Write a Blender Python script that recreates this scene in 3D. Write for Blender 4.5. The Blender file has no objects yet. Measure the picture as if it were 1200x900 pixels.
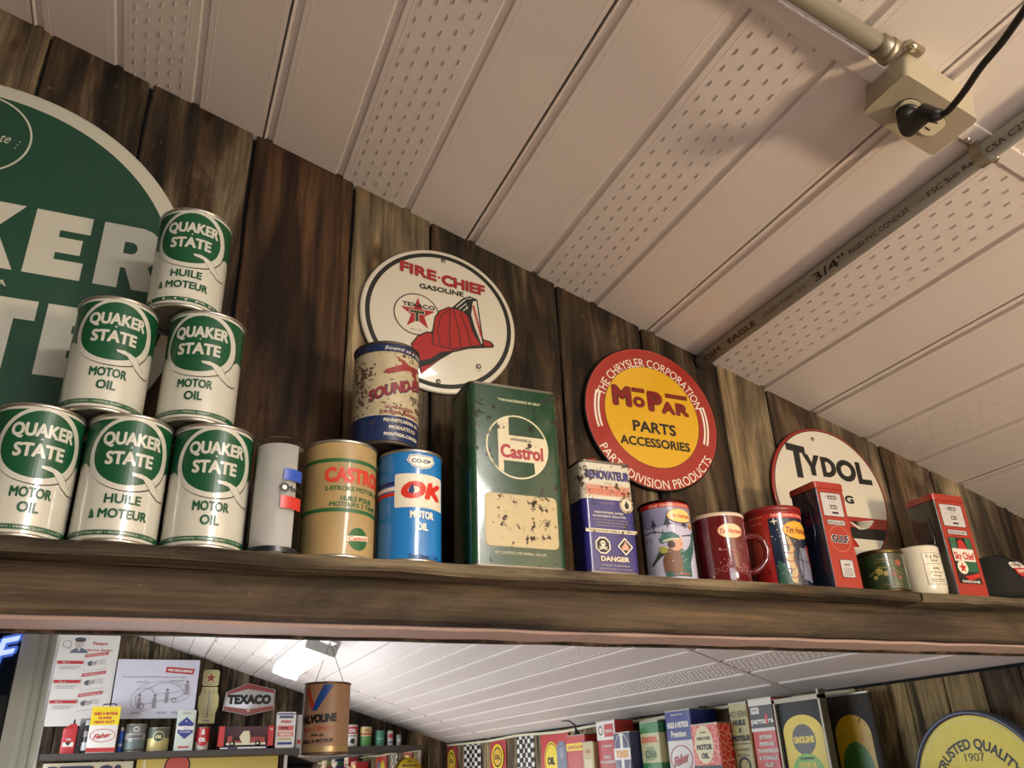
import bpy, bmesh, math, random
from mathutils import Vector, Matrix
PI = math.pi
C = bpy.context.scene.collection
random.seed(7)
# ---------------------------------------------------------------- camera
EYE = 1.6
cam_data = bpy.data.cameras.new('camera')
cam = bpy.data.objects.new('camera', cam_data)
C.objects.link(cam)
R3 = ((0.918406, -0.393931, -0.036731), (0.139211, 0.408659, -0.902008), (0.370339, 0.823296, 0.430155))
cam.matrix_world = Matrix(((R3[0][0], -R3[1][0], -R3[2][0], 0), (R3[0][1], -R3[1][1], -R3[2][1], 0),
                           (R3[0][2], -R3[1][2], -R3[2][2], EYE), (0, 0, 0, 1)))
cam_data.sensor_width = 36
cam_data.lens = 958.37 / 1200 * 36
cam_data.clip_start = 0.01
bpy.context.scene.camera = cam
# ---------------------------------------------------------------- world, lights, exposure
vs = bpy.context.scene.view_settings
vs.view_transform = 'Standard'; vs.look = 'None'; vs.gamma = 1; vs.use_curve_mapping = False
vs.exposure = 0.1
w = bpy.data.worlds.new('world'); bpy.context.scene.world = w; w.use_nodes = True
w.node_tree.nodes['Background'].inputs[0].default_value = (0.6, 0.7, 0.9, 1)
w.node_tree.nodes['Background'].inputs[1].default_value = 0.3
def area(name, loc, rot, sx, sy, power, col):
    l = bpy.data.lights.new(name, 'AREA'); l.shape = 'RECTANGLE'; l.size = sx; l.size_y = sy
    l.energy = power; l.color = col
    o = bpy.data.objects.new(name, l); C.objects.link(o); o.location = loc; o.rotation_euler = rot
    return o
# unseen area lights added to brighten the near room and the far room
area('near_fill', (0.6, -3.3, 1.2), (math.radians(78), 0, 0), 2.2, 2.0, 62, (0.93, 0.97, 1.0))  # neutral fill added behind the camera; wall_front has no doorway
area('far_left_fill', (-1.7, 5.4, 1.5), (0, math.radians(-65), 0), 1.8, 2.8, 140, (0.86, 0.93, 1.0))  # cool light added at far left, tilted down for floor bounce; no window built
area('far_end_fill', (0.4, 7.3, 0.9), (math.radians(-80), 0, 0), 2.4, 1.6, 60, (0.95, 0.96, 1.0))  # fill added in front of the far wall, which has no doorway
l = bpy.data.lights.new('warm_bulb', 'POINT'); l.energy = 88; l.color = (1.0, 0.77, 0.50); l.shadow_soft_size = 0.08
o = bpy.data.objects.new('warm_bulb', l); C.objects.link(o); o.location = (1.38, -0.72, EYE + 0.06)
# ---------------------------------------------------------------- materials
def lin(c):
    if isinstance(c, str):
        c = c.lstrip('#'); c = [int(c[i:i + 2], 16) / 255 for i in (0, 2, 4)]
    return tuple((x / 12.92 if x <= 0.04045 else ((x + 0.055) / 1.055) ** 2.4) for x in c) + (1,)
MATS = {}
class NT:
    def __init__(s, name):
        s.m = bpy.data.materials.new(name); s.m.use_nodes = True
        s.t = s.m.node_tree; s.b = s.t.nodes['Principled BSDF']
    def n(s, ty, **kw):
        x = s.t.nodes.new(ty)
        for k, v in kw.items():
            if k in x.inputs: x.inputs[k].default_value = v
            else: setattr(x, k, v)
        return x
    def l(s, a, b): s.t.links.new(a, b)
    def ramp(s, fac, stops):
        r = s.n('ShaderNodeValToRGB'); e = r.color_ramp.elements
        while len(e) > 1: e.remove(e[-1])
        e[0].position = stops[0][0]; e[0].color = stops[0][1]
        for p, c in stops[1:]:
            x = e.new(p); x.color = c
        s.l(fac, r.inputs[0]); return r
    def mix(s, fac, a, b):
        x = s.n('ShaderNodeMix', data_type='RGBA')
        for inp, v in ((x.inputs[0], fac), (x.inputs[6], a), (x.inputs[7], b)):
            if hasattr(v, 'links'): s.l(v, inp)
            else: inp.default_value = v
        return x.outputs[2]
    def bump(s, h, strength=0.3, dist=0.002):
        b = s.n('ShaderNodeBump', Strength=strength, Distance=dist); s.l(h, b.inputs['Height']); s.l(b.outputs[0], s.b.inputs['Normal'])
def paint(col, rough=0.45, metal=0.0, rust=0.0, scale=60, var=0.12, rustcol='#4a2f1c', coat=0.0):
    """enamel, ink or plastic: base colour with slight unevenness; rust > 0 sprinkles corroded specks"""
    key = (str(col), rough, metal, rust, scale, var, rustcol, coat)
    if key in MATS: return MATS[key]
    m = NT('paint'); c = lin(col)
    tc = m.n('ShaderNodeTexCoord')
    nz = m.n('ShaderNodeTexNoise', Scale=scale * 0.25, Detail=4.0); m.l(tc.outputs['Object'], nz.inputs['Vector'])
    dark = tuple(x * (1 - var * 1.6) for x in c[:3]) + (1,)
    out = m.mix(nz.outputs[0], dark, tuple(min(1, x * (1 + var * .6)) for x in c[:3]) + (1,))
    m.b.inputs['Roughness'].default_value = rough; m.b.inputs['Metallic'].default_value = metal
    if coat: m.b.inputs['Coat Weight'].default_value = coat; m.b.inputs['Coat Roughness'].default_value = 0.07; m.b.inputs['Coat IOR'].default_value = 1.85
    if rust:
        n2 = m.n('ShaderNodeTexNoise', Scale=scale * 2.2, Detail=5.0, Roughness=0.65); m.l(tc.outputs['Object'], n2.inputs['Vector'])
        n3 = m.n('ShaderNodeTexNoise', Scale=scale * 0.35, Detail=2.0); m.l(tc.outputs['Object'], n3.inputs['Vector'])
        ad = m.n('ShaderNodeMath', operation='ADD'); m.l(n2.outputs[0], ad.inputs[0])
        ml = m.n('ShaderNodeMath', operation='MULTIPLY'); ml.inputs[1].default_value = 0.6; m.l(n3.outputs[0], ml.inputs[0]); m.l(ml.outputs[0], ad.inputs[1])
        t = 0.98 - rust * 0.12
        r = m.ramp(ad.outputs[0], [(0.0, (0, 0, 0, 1)), (t - 0.04, (0, 0, 0, 1)), (t, (1, 1, 1, 1))])
        # ramp positions are limited to 0..1
        out = m.mix(r.outputs[0], out, lin(rustcol))
        rr = m.ramp(r.outputs[0], [(0, (rough,) * 3 + (1,)), (1, (0.8,) * 3 + (1,))]); m.l(rr.outputs[0], m.b.inputs['Roughness'])
        m.bump(ad.outputs[0], 0.15, 0.001)
    m.l(out, m.b.inputs['Base Color'])
    MATS[key] = m.m; return m.m
def metal(col='#b8b4aa', rough=0.3):
    return paint(col, rough, 0.9, 0, 40, 0.1)
def emis(col, st):
    key = ('e', str(col), st)
    if key not in MATS:
        m = NT('glowing'); m.b.inputs['Base Color'].default_value = lin(col)
        m.b.inputs['Emission Color'].default_value = lin(col); m.b.inputs['Emission Strength'].default_value = st; MATS[key] = m.m
    return MATS[key]
def glassm(name='clear_glass', tint=(1, 1, 1, 1), rough=0.02):
    if name not in MATS:
        m = NT(name); m.b.inputs['Base Color'].default_value = tint; m.b.inputs['Roughness'].default_value = rough
        m.b.inputs['Transmission Weight'].default_value = 1; m.b.inputs['IOR'].default_value = 1.15; MATS[name] = m.m
    return MATS[name]
def barnwood(name, stops, zscale=1.0, axis='z', patch=True, rough=0.8, gain=1.0):
    """weathered board: grain along one axis, blotchy stains, knots; each board its own random offset"""
    if name in MATS: return MATS[name]
    m = NT(name); tc = m.n('ShaderNodeTexCoord'); oi = m.n('ShaderNodeObjectInfo')
    cb = m.n('ShaderNodeVectorMath', operation='SCALE'); m.l(oi.outputs['Random'], cb.inputs['Scale']); cb.inputs[0].default_value = (31.0, 17.0, 53.0)
    ad = m.n('ShaderNodeVectorMath', operation='ADD'); m.l(tc.outputs['Object'], ad.inputs[0]); m.l(cb.outputs[0], ad.inputs[1])
    def mp(sc):
        x = m.n('ShaderNodeMapping'); x.inputs['Scale'].default_value = sc if axis == 'z' else (sc[2], sc[1], sc[0]); m.l(ad.outputs[0], x.inputs[0]); return x.outputs[0]
    grain = m.n('ShaderNodeTexNoise', Scale=1.0, Detail=6.0, Roughness=0.6, Distortion=0.3); m.l(mp((150, 60, 5)), grain.inputs['Vector'])
    blot = m.n('ShaderNodeTexNoise', Scale=1.0, Detail=5.0, Roughness=0.65, Distortion=0.9); m.l(mp((15, 9, 2.0 * zscale)), blot.inputs['Vector'])
    big = m.n('ShaderNodeTexNoise', Scale=1.0, Detail=2.0, Distortion=0.4); m.l(mp((10, 5, 1.5)), big.inputs['Vector'])
    fine = m.n('ShaderNodeTexNoise', Scale=1.0, Detail=3.0, Roughness=0.7); m.l(mp((60, 60, 40)), fine.inputs['Vector'])
    r1 = m.ramp(blot.outputs[0], stops)
    g = m.ramp(grain.outputs[0], [(0.3, (0.62, 0.62, 0.62, 1)), (0.7, (1.15, 1.15, 1.15, 1))])
    mm = m.n('ShaderNodeMix', data_type='RGBA', blend_type='MULTIPLY'); mm.inputs[0].default_value = 0.8
    m.l(r1.outputs[0], mm.inputs[6]); m.l(g.outputs[0], mm.inputs[7])
    dk = m.ramp(big.outputs[0], [(0.38, (0.30 * gain, 0.28 * gain, 0.27 * gain, 1)), (0.44, (0.82 * gain,) * 3 + (1,)), (0.56, (1.0 * gain,) * 3 + (1,)), (0.66, (1.4 * gain, 1.35 * gain, 1.25 * gain, 1))])
    m2 = m.n('ShaderNodeMix', data_type='RGBA', blend_type='MULTIPLY'); m2.inputs[0].default_value = 1
    m.l(mm.outputs[2], m2.inputs[6]); m.l(dk.outputs[0], m2.inputs[7])
    stk = m.n('ShaderNodeTexNoise', Scale=1.0, Detail=4.0, Roughness=0.7, Distortion=0.6); m.l(mp((45, 30, 2.2)), stk.inputs['Vector'])
    sr_ = m.ramp(stk.outputs[0], [(0.36, (0.25, 0.24, 0.23, 1)), (0.47, (0.95, 0.95, 0.95, 1)), (0.62, (1.0, 1.0, 1.0, 1)), (0.7, (1.5, 1.45, 1.35, 1))])
    m2b = m.n('ShaderNodeMix', data_type='RGBA', blend_type='MULTIPLY'); m2b.inputs[0].default_value = 0.6
    m.l(m2.outputs[2], m2b.inputs[6]); m.l(sr_.outputs[0], m2b.inputs[7]); m2 = m2b
    # knots
    vo = m.n('ShaderNodeTexVoronoi', Scale=1.0, Randomness=1.0); m.l(mp((8, 8, 3.2)), vo.inputs['Vector'])
    kn = m.ramp(vo.outputs['Distance'], [(0.04, (0.25, 0.16, 0.1, 1)), (0.09, (1.25, 1.05, 0.8, 1)), (0.17, (1, 1, 1, 1))])
    m3 = m.n('ShaderNodeMix', data_type='RGBA', blend_type='MULTIPLY'); m3.inputs[0].default_value = 0.75
    m.l(m2.outputs[2], m3.inputs[6]); m.l(kn.outputs[0], m3.inputs[7])
    # scratches of bare wood
    sc = m.ramp(fine.outputs[0], [(0.66, (0, 0, 0, 1)), (0.76, (1, 1, 1, 1))])
    ms = m.n('ShaderNodeMath', operation='MULTIPLY'); ms.inputs[1].default_value = 0.25; m.l(sc.outputs[0], ms.inputs[0])
    out = m.mix(ms.outputs[0], m3.outputs[2], lin('#9a8a6c'))
    m.l(out, m.b.inputs['Base Color']); m.b.inputs['Roughness'].default_value = rough
    m.b.inputs['Specular IOR Level'].default_value = 0.25
    hh = m.n('ShaderNodeMath', operation='ADD'); m.l(grain.outputs[0], hh.inputs[0]); m.l(fine.outputs[0], hh.inputs[1])
    m.bump(hh.outputs[0], 0.8, 0.004)
    MATS[name] = m.m; return m.m
# ---------------------------------------------------------------- objects
def link(name, data, parent=None):
    o = bpy.data.objects.new(name, data); C.objects.link(o)
    if parent: o.parent = parent
    return o
def thing(name, label, cat, loc=(0, 0, 0), rot=(0, 0, 0), group=None):
    o = link(name, None); o.empty_display_size = 0.02; o.location = loc; o.rotation_euler = rot
    o['label'] = label; o['category'] = cat
    if group: o['group'] = group
    return o
def tag(o, label, cat, group=None):
    o['label'] = label; o['category'] = cat
    if group: o['group'] = group
    return o
def copytree(o, parent=None):
    c = o.copy(); C.objects.link(c)
    if parent: c.parent = parent
    for ch in list(o.children): copytree(ch, c)
    return c
class MB:
    def __init__(s): s.v = []; s.f = []; s.mi = []; s.mats = []; s.sm = []
    def m(s, mat):
        if mat not in s.mats: s.mats.append(mat)
        return s.mats.index(mat)
    def add(s, vs_, fs, mat=None, smooth=False, T=None):
        b = len(s.v); s.v += [tuple(T @ Vector(v)) if T else tuple(v) for v in vs_]
        i = s.m(mat) if mat else 0
        for f in fs: s.f.append(tuple(b + k for k in f)); s.mi.append(i); s.sm.append(smooth)
        return s
    def box(s, x0, x1, y0, y1, z0, z1, mat=None, T=None):
        return s.add([(x0, y0, z0), (x1, y0, z0), (x1, y1, z0), (x0, y1, z0), (x0, y0, z1), (x1, y0, z1), (x1, y1, z1), (x0, y1, z1)],
                     [(0, 3, 2, 1), (4, 5, 6, 7), (0, 1, 5, 4), (1, 2, 6, 5), (2, 3, 7, 6), (3, 0, 4, 7)], mat, False, T)
    def lathe(s, prof, n=48, mat=None, T=None, smooth=True):
        vs_ = []; fs = []
        for r, z in prof:
            for k in range(n):
                a = 2 * PI * k / n; vs_.append((r * math.sin(a), -r * math.cos(a), z))
        for i in range(len(prof) - 1):
            for k in range(n):
                k2 = (k + 1) % n; fs.append((i * n + k, i * n + k2, (i + 1) * n + k2, (i + 1) * n + k))
        return s.add(vs_, fs, mat, smooth, T)
    def disc(s, r, z, n=48, mat=None, T=None, up=True):
        vs_ = [(r * math.sin(2 * PI * k / n), -r * math.cos(2 * PI * k / n), z) for k in range(n)]
        return s.add(vs_, [tuple(range(n)) if up else tuple(range(n))[::-1]], mat, False, T)
    def tube(s, pts, r, n=12, mat=None, cap=True, T=None):
        pts = [Vector(p) for p in pts]; vs_ = []; fs = []
        up = Vector((0, 0, 1)); prev = None
        for i, p in enumerate(pts):
            d = (pts[min(i + 1, len(pts) - 1)] - pts[max(i - 1, 0)]).normalized()
            if prev is None:
                a = d.cross(up if abs(d.z) < 0.9 else Vector((1, 0, 0))).normalized()
            else:
                a = (prev - d * prev.dot(d)).normalized()
            prev = a; b = d.cross(a)
            rr = r[i] if isinstance(r, (list, tuple)) else r
            for k in range(n):
                t = 2 * PI * k / n; vs_.append(p + a * (rr * math.cos(t)) + b * (rr * math.sin(t)))
        for i in range(len(pts) - 1):
            for k in range(n):
                k2 = (k + 1) % n; fs.append((i * n + k, i * n + k2, (i + 1) * n + k2, (i + 1) * n + k))
        if cap: fs += [tuple(range(n))[::-1], tuple((len(pts) - 1) * n + k for k in range(n))]
        return s.add(vs_, fs, mat, True, T)
    def prism(s, poly, y0, y1, mat=None, T=None, smooth=False):
        """polygon in x,z extruded along y"""
        n = len(poly); vs_ = [(x, y0, z) for x, z in poly] + [(x, y1, z) for x, z in poly]
        fs = [tuple(range(n)), tuple(range(n, 2 * n))[::-1]]
        s.add(vs_, fs, mat, False, T)
        return s.add(vs_, [(k, n + k, n + (k + 1) % n, (k + 1) % n) for k in range(n)], mat, smooth, T)
    def zprism(s, poly, z0, z1, mat=None, T=None, smooth=False, caps=True):
        n = len(poly); vs_ = [(x, y, z0) for x, y in poly] + [(x, y, z1) for x, y in poly]
        if caps: s.add(vs_, [tuple(range(n))[::-1], tuple(range(n, 2 * n))], mat, False, T)
        return s.add(vs_, [(k, (k + 1) % n, n + (k + 1) % n, n + k) for k in range(n)], mat, smooth, T)
    def build(s, name, mat=None, parent=None, bevel=0, recalc=True):
        me = bpy.data.meshes.new(name); me.from_pydata(s.v, [], s.f)
        for m_ in (s.mats or [mat]): me.materials.append(m_)
        me.polygons.foreach_set('material_index', s.mi); me.polygons.foreach_set('use_smooth', s.sm)
        if recalc:
            bm = bmesh.new(); bm.from_mesh(me); bmesh.ops.remove_doubles(bm, verts=bm.verts, dist=1e-6)
            if bevel: bmesh.ops.bevel(bm, geom=bm.edges[:], offset=bevel, segments=2, affect='EDGES', clamp_overlap=True)
            bmesh.ops.recalc_face_normals(bm, faces=bm.faces); bm.to_mesh(me); bm.free()
        me.update(); o = link(name, me, parent)
        return o
def sharp(o, ang=40):
    """smooth shading with sharp edges above an angle"""
    bm = bmesh.new(); bm.from_mesh(o.data)
    for f in bm.faces: f.smooth = True
    for e in bm.edges:
        if len(e.link_faces) == 2 and e.calc_face_angle(0) > math.radians(ang): e.smooth = False
    bm.to_mesh(o.data); bm.free(); return o
def rrect(w_, h, r, n=5, cx=0, cy=0):
    p = []
    for sx, sy, a0 in ((1, 1, 0), (-1, 1, 90), (-1, -1, 180), (1, -1, 270)):
        for k in range(n + 1):
            a = math.radians(a0 + 90 * k / n); p.append((cx + sx * (w_ / 2 - r) + r * math.cos(a), cy + sy * (h / 2 - r) + r * math.sin(a)))
    return p
# ---------------------------------------------------------------- printed matter
_tx = {}
_fc = bpy.data.curves.new('lettering', 'FONT'); _fo = bpy.data.objects.new('lettering', _fc); C.objects.link(_fo)
def text2d(st, bold=0.0, space=1.0):
    key = (st, bold, space)
    if key not in _tx:
        _fc.body = st; _fc.size = 1; _fc.resolution_u = 3; _fc.offset = bold; _fc.space_character = space; _fc.fill_mode = 'FRONT'
        bpy.context.view_layer.update()
        dg = bpy.context.evaluated_depsgraph_get(); me = bpy.data.meshes.new_from_object(_fo.evaluated_get(dg))
        vs_ = [(v.co.x, v.co.y) for v in me.vertices]; fs = [tuple(p.vertices) for p in me.polygons]
        bpy.data.meshes.remove(me)
        if not vs_: vs_ = [(0, 0), (0, 0.01), (0.01, 0)]; fs = [(0, 1, 2)]
        x0 = min(v[0] for v in vs_); x1 = max(v[0] for v in vs_)
        _tx[key] = ([(x - (x0 + x1) / 2, y) for x, y in vs_], fs, x1 - x0)
    return _tx[key]
CAP = 0.729
class Print:
    """flat ink laid on a surface; fn(u, v, off) -> local point; step = largest width between folds on curved surfaces"""
    def __init__(s, fn, step=None, lay=0.00005): s.fn = fn; s.step = step and 0.004 * (step / 0.006 if step > 0.01 else 1); s.lay = lay; s.k = 3; s.base = 0.00012 if step else 0.0; s.mb = MB(); s.hold = False; s.vstep = None
    def raw(s, pts, fs, mat, up=True, sub=0):
        off = s.base + s.lay * (s.k + sub / 9)
        if up and not s.hold: s.k += 1
        bm = bmesh.new(); vv = [bm.verts.new((p[0], p[1], 0)) for p in pts]
        for f in fs:
            try: bm.faces.new([vv[i] for i in f])
            except ValueError: pass
        bm.normal_update()
        if s.step:
            bmesh.ops.triangulate(bm, faces=[f for f in bm.faces if len(f.verts) > 4], ngon_method='EAR_CLIP')
            x0 = min(p[0] for p in pts); x1 = max(p[0] for p in pts)
            for i in range(math.ceil(x0 / s.step), math.floor(x1 / s.step) + 1):   # same folds on every layer
                bmesh.ops.bisect_plane(bm, geom=bm.verts[:] + bm.edges[:] + bm.faces[:], plane_co=(i * s.step, 0, 0), plane_no=(1, 0, 0))
        bm.normal_update()
        if s.vstep:
            y0 = min(p[1] for p in pts); y1 = max(p[1] for p in pts)
            for i in range(math.ceil(y0 / s.vstep), math.floor(y1 / s.vstep) + 1):
                bmesh.ops.bisect_plane(bm, geom=bm.verts[:] + bm.edges[:] + bm.faces[:], plane_co=(0, i * s.vstep, 0), plane_no=(0, 1, 0))
        bmesh.ops.triangulate(bm, faces=[f for f in bm.faces if len(f.verts) > 4], ngon_method='EAR_CLIP')
        bm.verts.index_update()
        s.mb.add([s.fn(v.co.x, v.co.y, off) for v in bm.verts], [tuple(v.index for v in f.verts) for f in bm.faces], mat)
        bm.free(); return s
    def poly(s, pts, mat, up=True): return s.raw(pts, [tuple(range(len(pts)))], mat, up)
    def rect(s, x0, x1, y0, y1, mat, up=True): return s.poly([(x0, y0), (x1, y0), (x1, y1), (x0, y1)], mat, up)
    def rr(s, cx, cy, w_, h, r, mat): return s.poly(rrect(w_, h, r, 5, cx, cy), mat)
    def ell(s, cx, cy, rx, ry, mat, n=40): return s.poly([(cx + rx * math.cos(2 * PI * k / n), cy + ry * math.sin(2 * PI * k / n)) for k in range(n)], mat)
    def ring(s, cx, cy, rx, ry, t, mat, n=48, a0=0, a1=360, t2=None):
        t2 = t if t2 is None else t2
        P = []; full = abs(a1 - a0) >= 360; m_ = n if full else n + 1
        for k in range(m_):
            a = math.radians(a0 + (a1 - a0) * k / n); P += [(cx + rx * math.cos(a), cy + ry * math.sin(a)), (cx + (rx - t) * math.cos(a), cy + (ry - t2) * math.sin(a))]
        F = []
        for k in range(n):
            j = (k + 1) % m_; F.append((2 * k, 2 * j, 2 * j + 1, 2 * k + 1))
        return s.raw(P, F, mat)
    def line(s, pts, w_, mat):
        P = []; F = []
        for i, p in enumerate(pts):
            a = pts[max(i - 1, 0)]; b = pts[min(i + 1, len(pts) - 1)]; dx, dy = b[0] - a[0], b[1] - a[1]; L = math.hypot(dx, dy) or 1
            ww = w_[i] if isinstance(w_, (list, tuple)) else w_
            P += [(p[0] - dy / L * ww / 2, p[1] + dx / L * ww / 2), (p[0] + dy / L * ww / 2, p[1] - dx / L * ww / 2)]
        for i in range(len(pts) - 1): F.append((2 * i, 2 * i + 1, 2 * i + 3, 2 * i + 2))
        return s.raw(P, F, mat)
    def text(s, st, x, y, h, mat, w=None, bold=0.02, shear=0.0, slope=0.0, arc=None, space=1.0, outline=None, ob=0.05, up=True):
        """cap height h centred on (x, y); w = total width; arc = (cx, cy, R, centre angle deg, inward); bold thickens the strokes by overprinting shifted copies"""
        if outline: s.text(st, x, y, h, outline, w + .0015 if w else None, bold + ob, shear, slope, arc, space)
        base, fs, tw = text2d(st, 0.0, space)
        k = h / (CAP + 2 * bold); kx = ((w - 2 * bold * k) / tw) if w else k
        n = 1 if bold < 0.012 else (4 if bold < 0.03 else 8)
        sh = [(0, 0)] + [(bold * k * math.cos(2 * PI * (j + .5) / n) * 1.15, bold * k * math.sin(2 * PI * (j + .5) / n) * 1.15) for j in range(n)] if n > 1 else [(0, 0)]
        for j, (dx, dy) in enumerate(sh):
            out = []
            for a, b in base:
                v = (b - CAP / 2) * k + dy; u = a * kx + v * shear + dx
                if arc:
                    cx, cy, R, ac, inv = arc; t = math.radians(ac)
                    if inv: ang = t + u / R; rad = R - v
                    else: ang = t - u / R; rad = R + v
                    out.append((cx + rad * math.cos(ang), cy + rad * math.sin(ang)))
                else:
                    out.append((x + u, y + v + slope * u))
            s.raw(out, fs, mat, False, j)
        if up and not s.hold: s.k += 1
        return s
    def build(s, name, parent):
        o = s.mb.build(name, None, parent, recalc=False); return o
def cylmap(r): return lambda u, v, off: ((r + off) * math.sin(u / r), -(r + off) * math.cos(u / r), v)
def flatmap(y=0.0): return lambda u, v, off: (u, y - off, v)
def star(cx, cy, R, r=0.4, n=5, rot=90):
    return [(cx + (R if k % 2 == 0 else R * r) * math.cos(math.radians(rot + 180 * k / n)), cy + (R if k % 2 == 0 else R * r) * math.sin(math.radians(rot + 180 * k / n))) for k in range(2 * n)]
WHITE = paint('#e8e2d4', 0.35); INK = paint('#16150f', 0.5); OFFW = paint('#d9d2c0', 0.5); GREENQ = paint('#0f4a2c', 0.32)
RED = paint('#b8261c', 0.4); BLUE = paint('#1d3f8a', 0.4); YEL = paint('#e8c01c', 0.4); SILV = metal('#c9c4b8', 0.28)
# ================================================================ the setting
SL = 0.32172; AL = math.atan(SL); CEIL0 = EYE + 1.106
def cz(x): return CEIL0 - SL * x
RIB = 0.1336; RX0 = 0.0749
def struct(o): o['kind'] = 'structure'; return o
WALLW = barnwood('barn_board', [(0.28, lin('#15110d')), (0.42, lin('#2e241a')), (0.52, lin('#473625')), (0.62, lin('#655641')), (0.75, lin('#8a7d64'))])
GREYW = barnwood('grey_barn_board', [(0.28, lin('#2a231b')), (0.42, lin('#4e4233')), (0.55, lin('#6f6049')), (0.7, lin('#928268')), (0.8, lin('#a89878'))], gain=1.25)
REDW = barnwood('red_brown_board', [(0.28, lin('#1a120c')), (0.42, lin('#332316')), (0.55, lin('#4d3521')), (0.7, lin('#63472c')), (0.8, lin('#7c6040'))])
LIGHTW = barnwood('pale_barn_board', [(0.28, lin('#4c4030')), (0.42, lin('#7a6a4c')), (0.55, lin('#9a875f')), (0.7, lin('#b8a67c')), (0.8, lin('#c9b88c'))])
SHELFW = barnwood('shelf_board_wood', [(0.28, lin('#3b332a')), (0.45, lin('#635645')), (0.6, lin('#86765c')), (0.75, lin('#a8977a'))], axis='x', gain=1.0)
BEAMW = barnwood('dark_beam_wood', [(0.28, lin('#2b241d')), (0.45, lin('#453a2e')), (0.6, lin('#5c4d3b')), (0.78, lin('#877456'))], axis='x')
SOFF = paint('#d8cfc8', 0.45, 0, 0, 6, 0.02)
SOFFD = paint('#8d8781', 0.6, 0, 0, 6, 0.03)
DARK = paint('#0d0b09', 0.9)
# --- wall with the signs
wall = MB().box(-1.93, 2.62, 1.262, 1.288, EYE + 0.225, EYE + 1.9).build('wall_back', DARK)
# trim the backing under the roof slope
bm = bmesh.new(); bm.from_mesh(wall.data)
for v in bm.verts:
    if v.co.z > EYE + 1: v.co.z = cz(v.co.x) + 0.004
bm.to_mesh(wall.data); bm.free(); struct(wall)
seams = [-1.93, -1.75, -1.55, -1.37, -1.18, -1.0, -0.83, -0.66, -0.48, -0.295, -0.125, 0.06, 0.25, 0.402, 0.668, 0.86, 1.04, 1.165, 1.30, 1.46, 1.60, 1.79, 1.99, 2.2, 2.4, 2.62]
kinds = {-0.48: 'g', -0.295: 'd', -0.125: 'd', 0.06: 'r', 0.25: 'g', 0.402: 'd', 0.668: 'd', 0.86: 'd', 1.04: 'g', 1.165: 'd', 1.30: 'g', 1.46: 'd', 1.6: 'g', 1.79: 'd'}
def plank(x0, x1, y0, y1, z0, top, mat, parent, wob=0.004, name='plank'):
    """board with slightly wavy edges; top(x) gives the cut upper end"""
    n = 9; vs_ = []; fs = []
    w0 = [random.uniform(-wob, wob) for _ in range(n + 1)]; w1 = [random.uniform(-wob, wob) for _ in range(n + 1)]
    for i in range(n + 1):
        a = x0 + 0.0025 + w0[i] * .5; b = x1 - 0.0025 + w1[i] * .5
        ch = 0.003
        for x, y in ((a, y1), (a, y0 + ch), (a + ch, y0), (b - ch, y0), (b, y0 + ch), (b, y1)):
            t = top(x); vs_.append((x, y, z0 + (t - z0) * i / n))
    for i in range(n):
        for k in range(6):
            k2 = (k + 1) % 6; fs.append((i * 6 + k, i * 6 + k2, (i + 1) * 6 + k2, (i + 1) * 6 + k))
    fs += [tuple(range(6)), tuple(n * 6 + k for k in range(6))]
    return MB().add(vs_, fs).build(name, mat, parent)
for a, b in zip(seams, seams[1:]):
    kd = kinds.get(a, random.choice('dgr')); dep = random.uniform(0, 0.006)
    plank(a, b, 1.244 + dep, 1.2625, EYE + 0.252, lambda x: cz(x) + 0.004, {'g': GREYW, 'd': WALLW, 'r': REDW}[kd], wall)
# --- ceiling of soffit panels: three strips each, middle strip vented with slots
def soffit_mesh(length):
    mb = MB(); W = RIB / math.cos(AL)
    prof = [(0.0, 0.0)]
    for j in range(3):
        s = j * W
        if j == 0: prof = [(0.0, -0.016), (0.0012, 0.0)]
        g = [(0.003, 0), (0.0055, -0.0065), (0.0155, -0.0065), (0.0185, 0.0), (0.0275, 0.0), (0.0285, 0.0005), (0.0295, 0.0)]
        prof += [(s + a, b) for a, b in g]
        prof += [(s + W - 0.011, 0.0), (s + W - 0.010, 0.0004), (s + W - 0.009, 0.0)]
    prof += [(3 * W - 0.003, 0.0), (3 * W - 0.003, -0.016)]
    # local x along the slope, y along the building, z positive = down into the room is -z
    n = len(prof)
    vs_ = [(a, 0, -b) for a, b in prof] + [(a, length, -b) for a, b in prof]
    mb.add(vs_, [(i, i + 1, n + i + 1, n + i) for i in range(n - 1)])
    # slots of the vented strip
    cols = 5; s0 = W + 0.038; dw = (W - 0.038 - 0.018) / (cols - 1)
    k = 0; y = 0.012; row = 0
    while y < length - 0.01:
        for c_ in range(cols):
            if (c_ + row) % 2 == 0:
                x = s0 + c_ * dw
                mb.add([(x - 0.0014, y - 0.0055, 0), (x - 0.0014, y + 0.0055, 0), (x + 0.0014, y + 0.0050, -0.0026), (x + 0.0014, y - 0.0050, -0.0026), (x + 0.0014, y - 0.0050, 0.001), (x + 0.0014, y + 0.0050, 0.001)],
                       [(0, 1, 2, 3), (3, 2, 5, 4)], SLOT)
        y += 0.0155; row += 1
    return mb
SLOT = SOFF
def ceil_panels(y0, y1, parent, shared={}):
    L = y1 - y0
    o = None
    for k in range(-15, 19, 3):
        x = RX0 + RIB * k
        if o is None:
            o = soffit_mesh(L).build('ceiling_panel', SOFF, parent, recalc=False)
        else:
            o = o.copy(); C.objects.link(o)
        o.location = (x, y0, cz(x)); o.rotation_euler = (0, AL, 0)
ceil = MB()
x0, x1 = -1.96, 2.66
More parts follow.
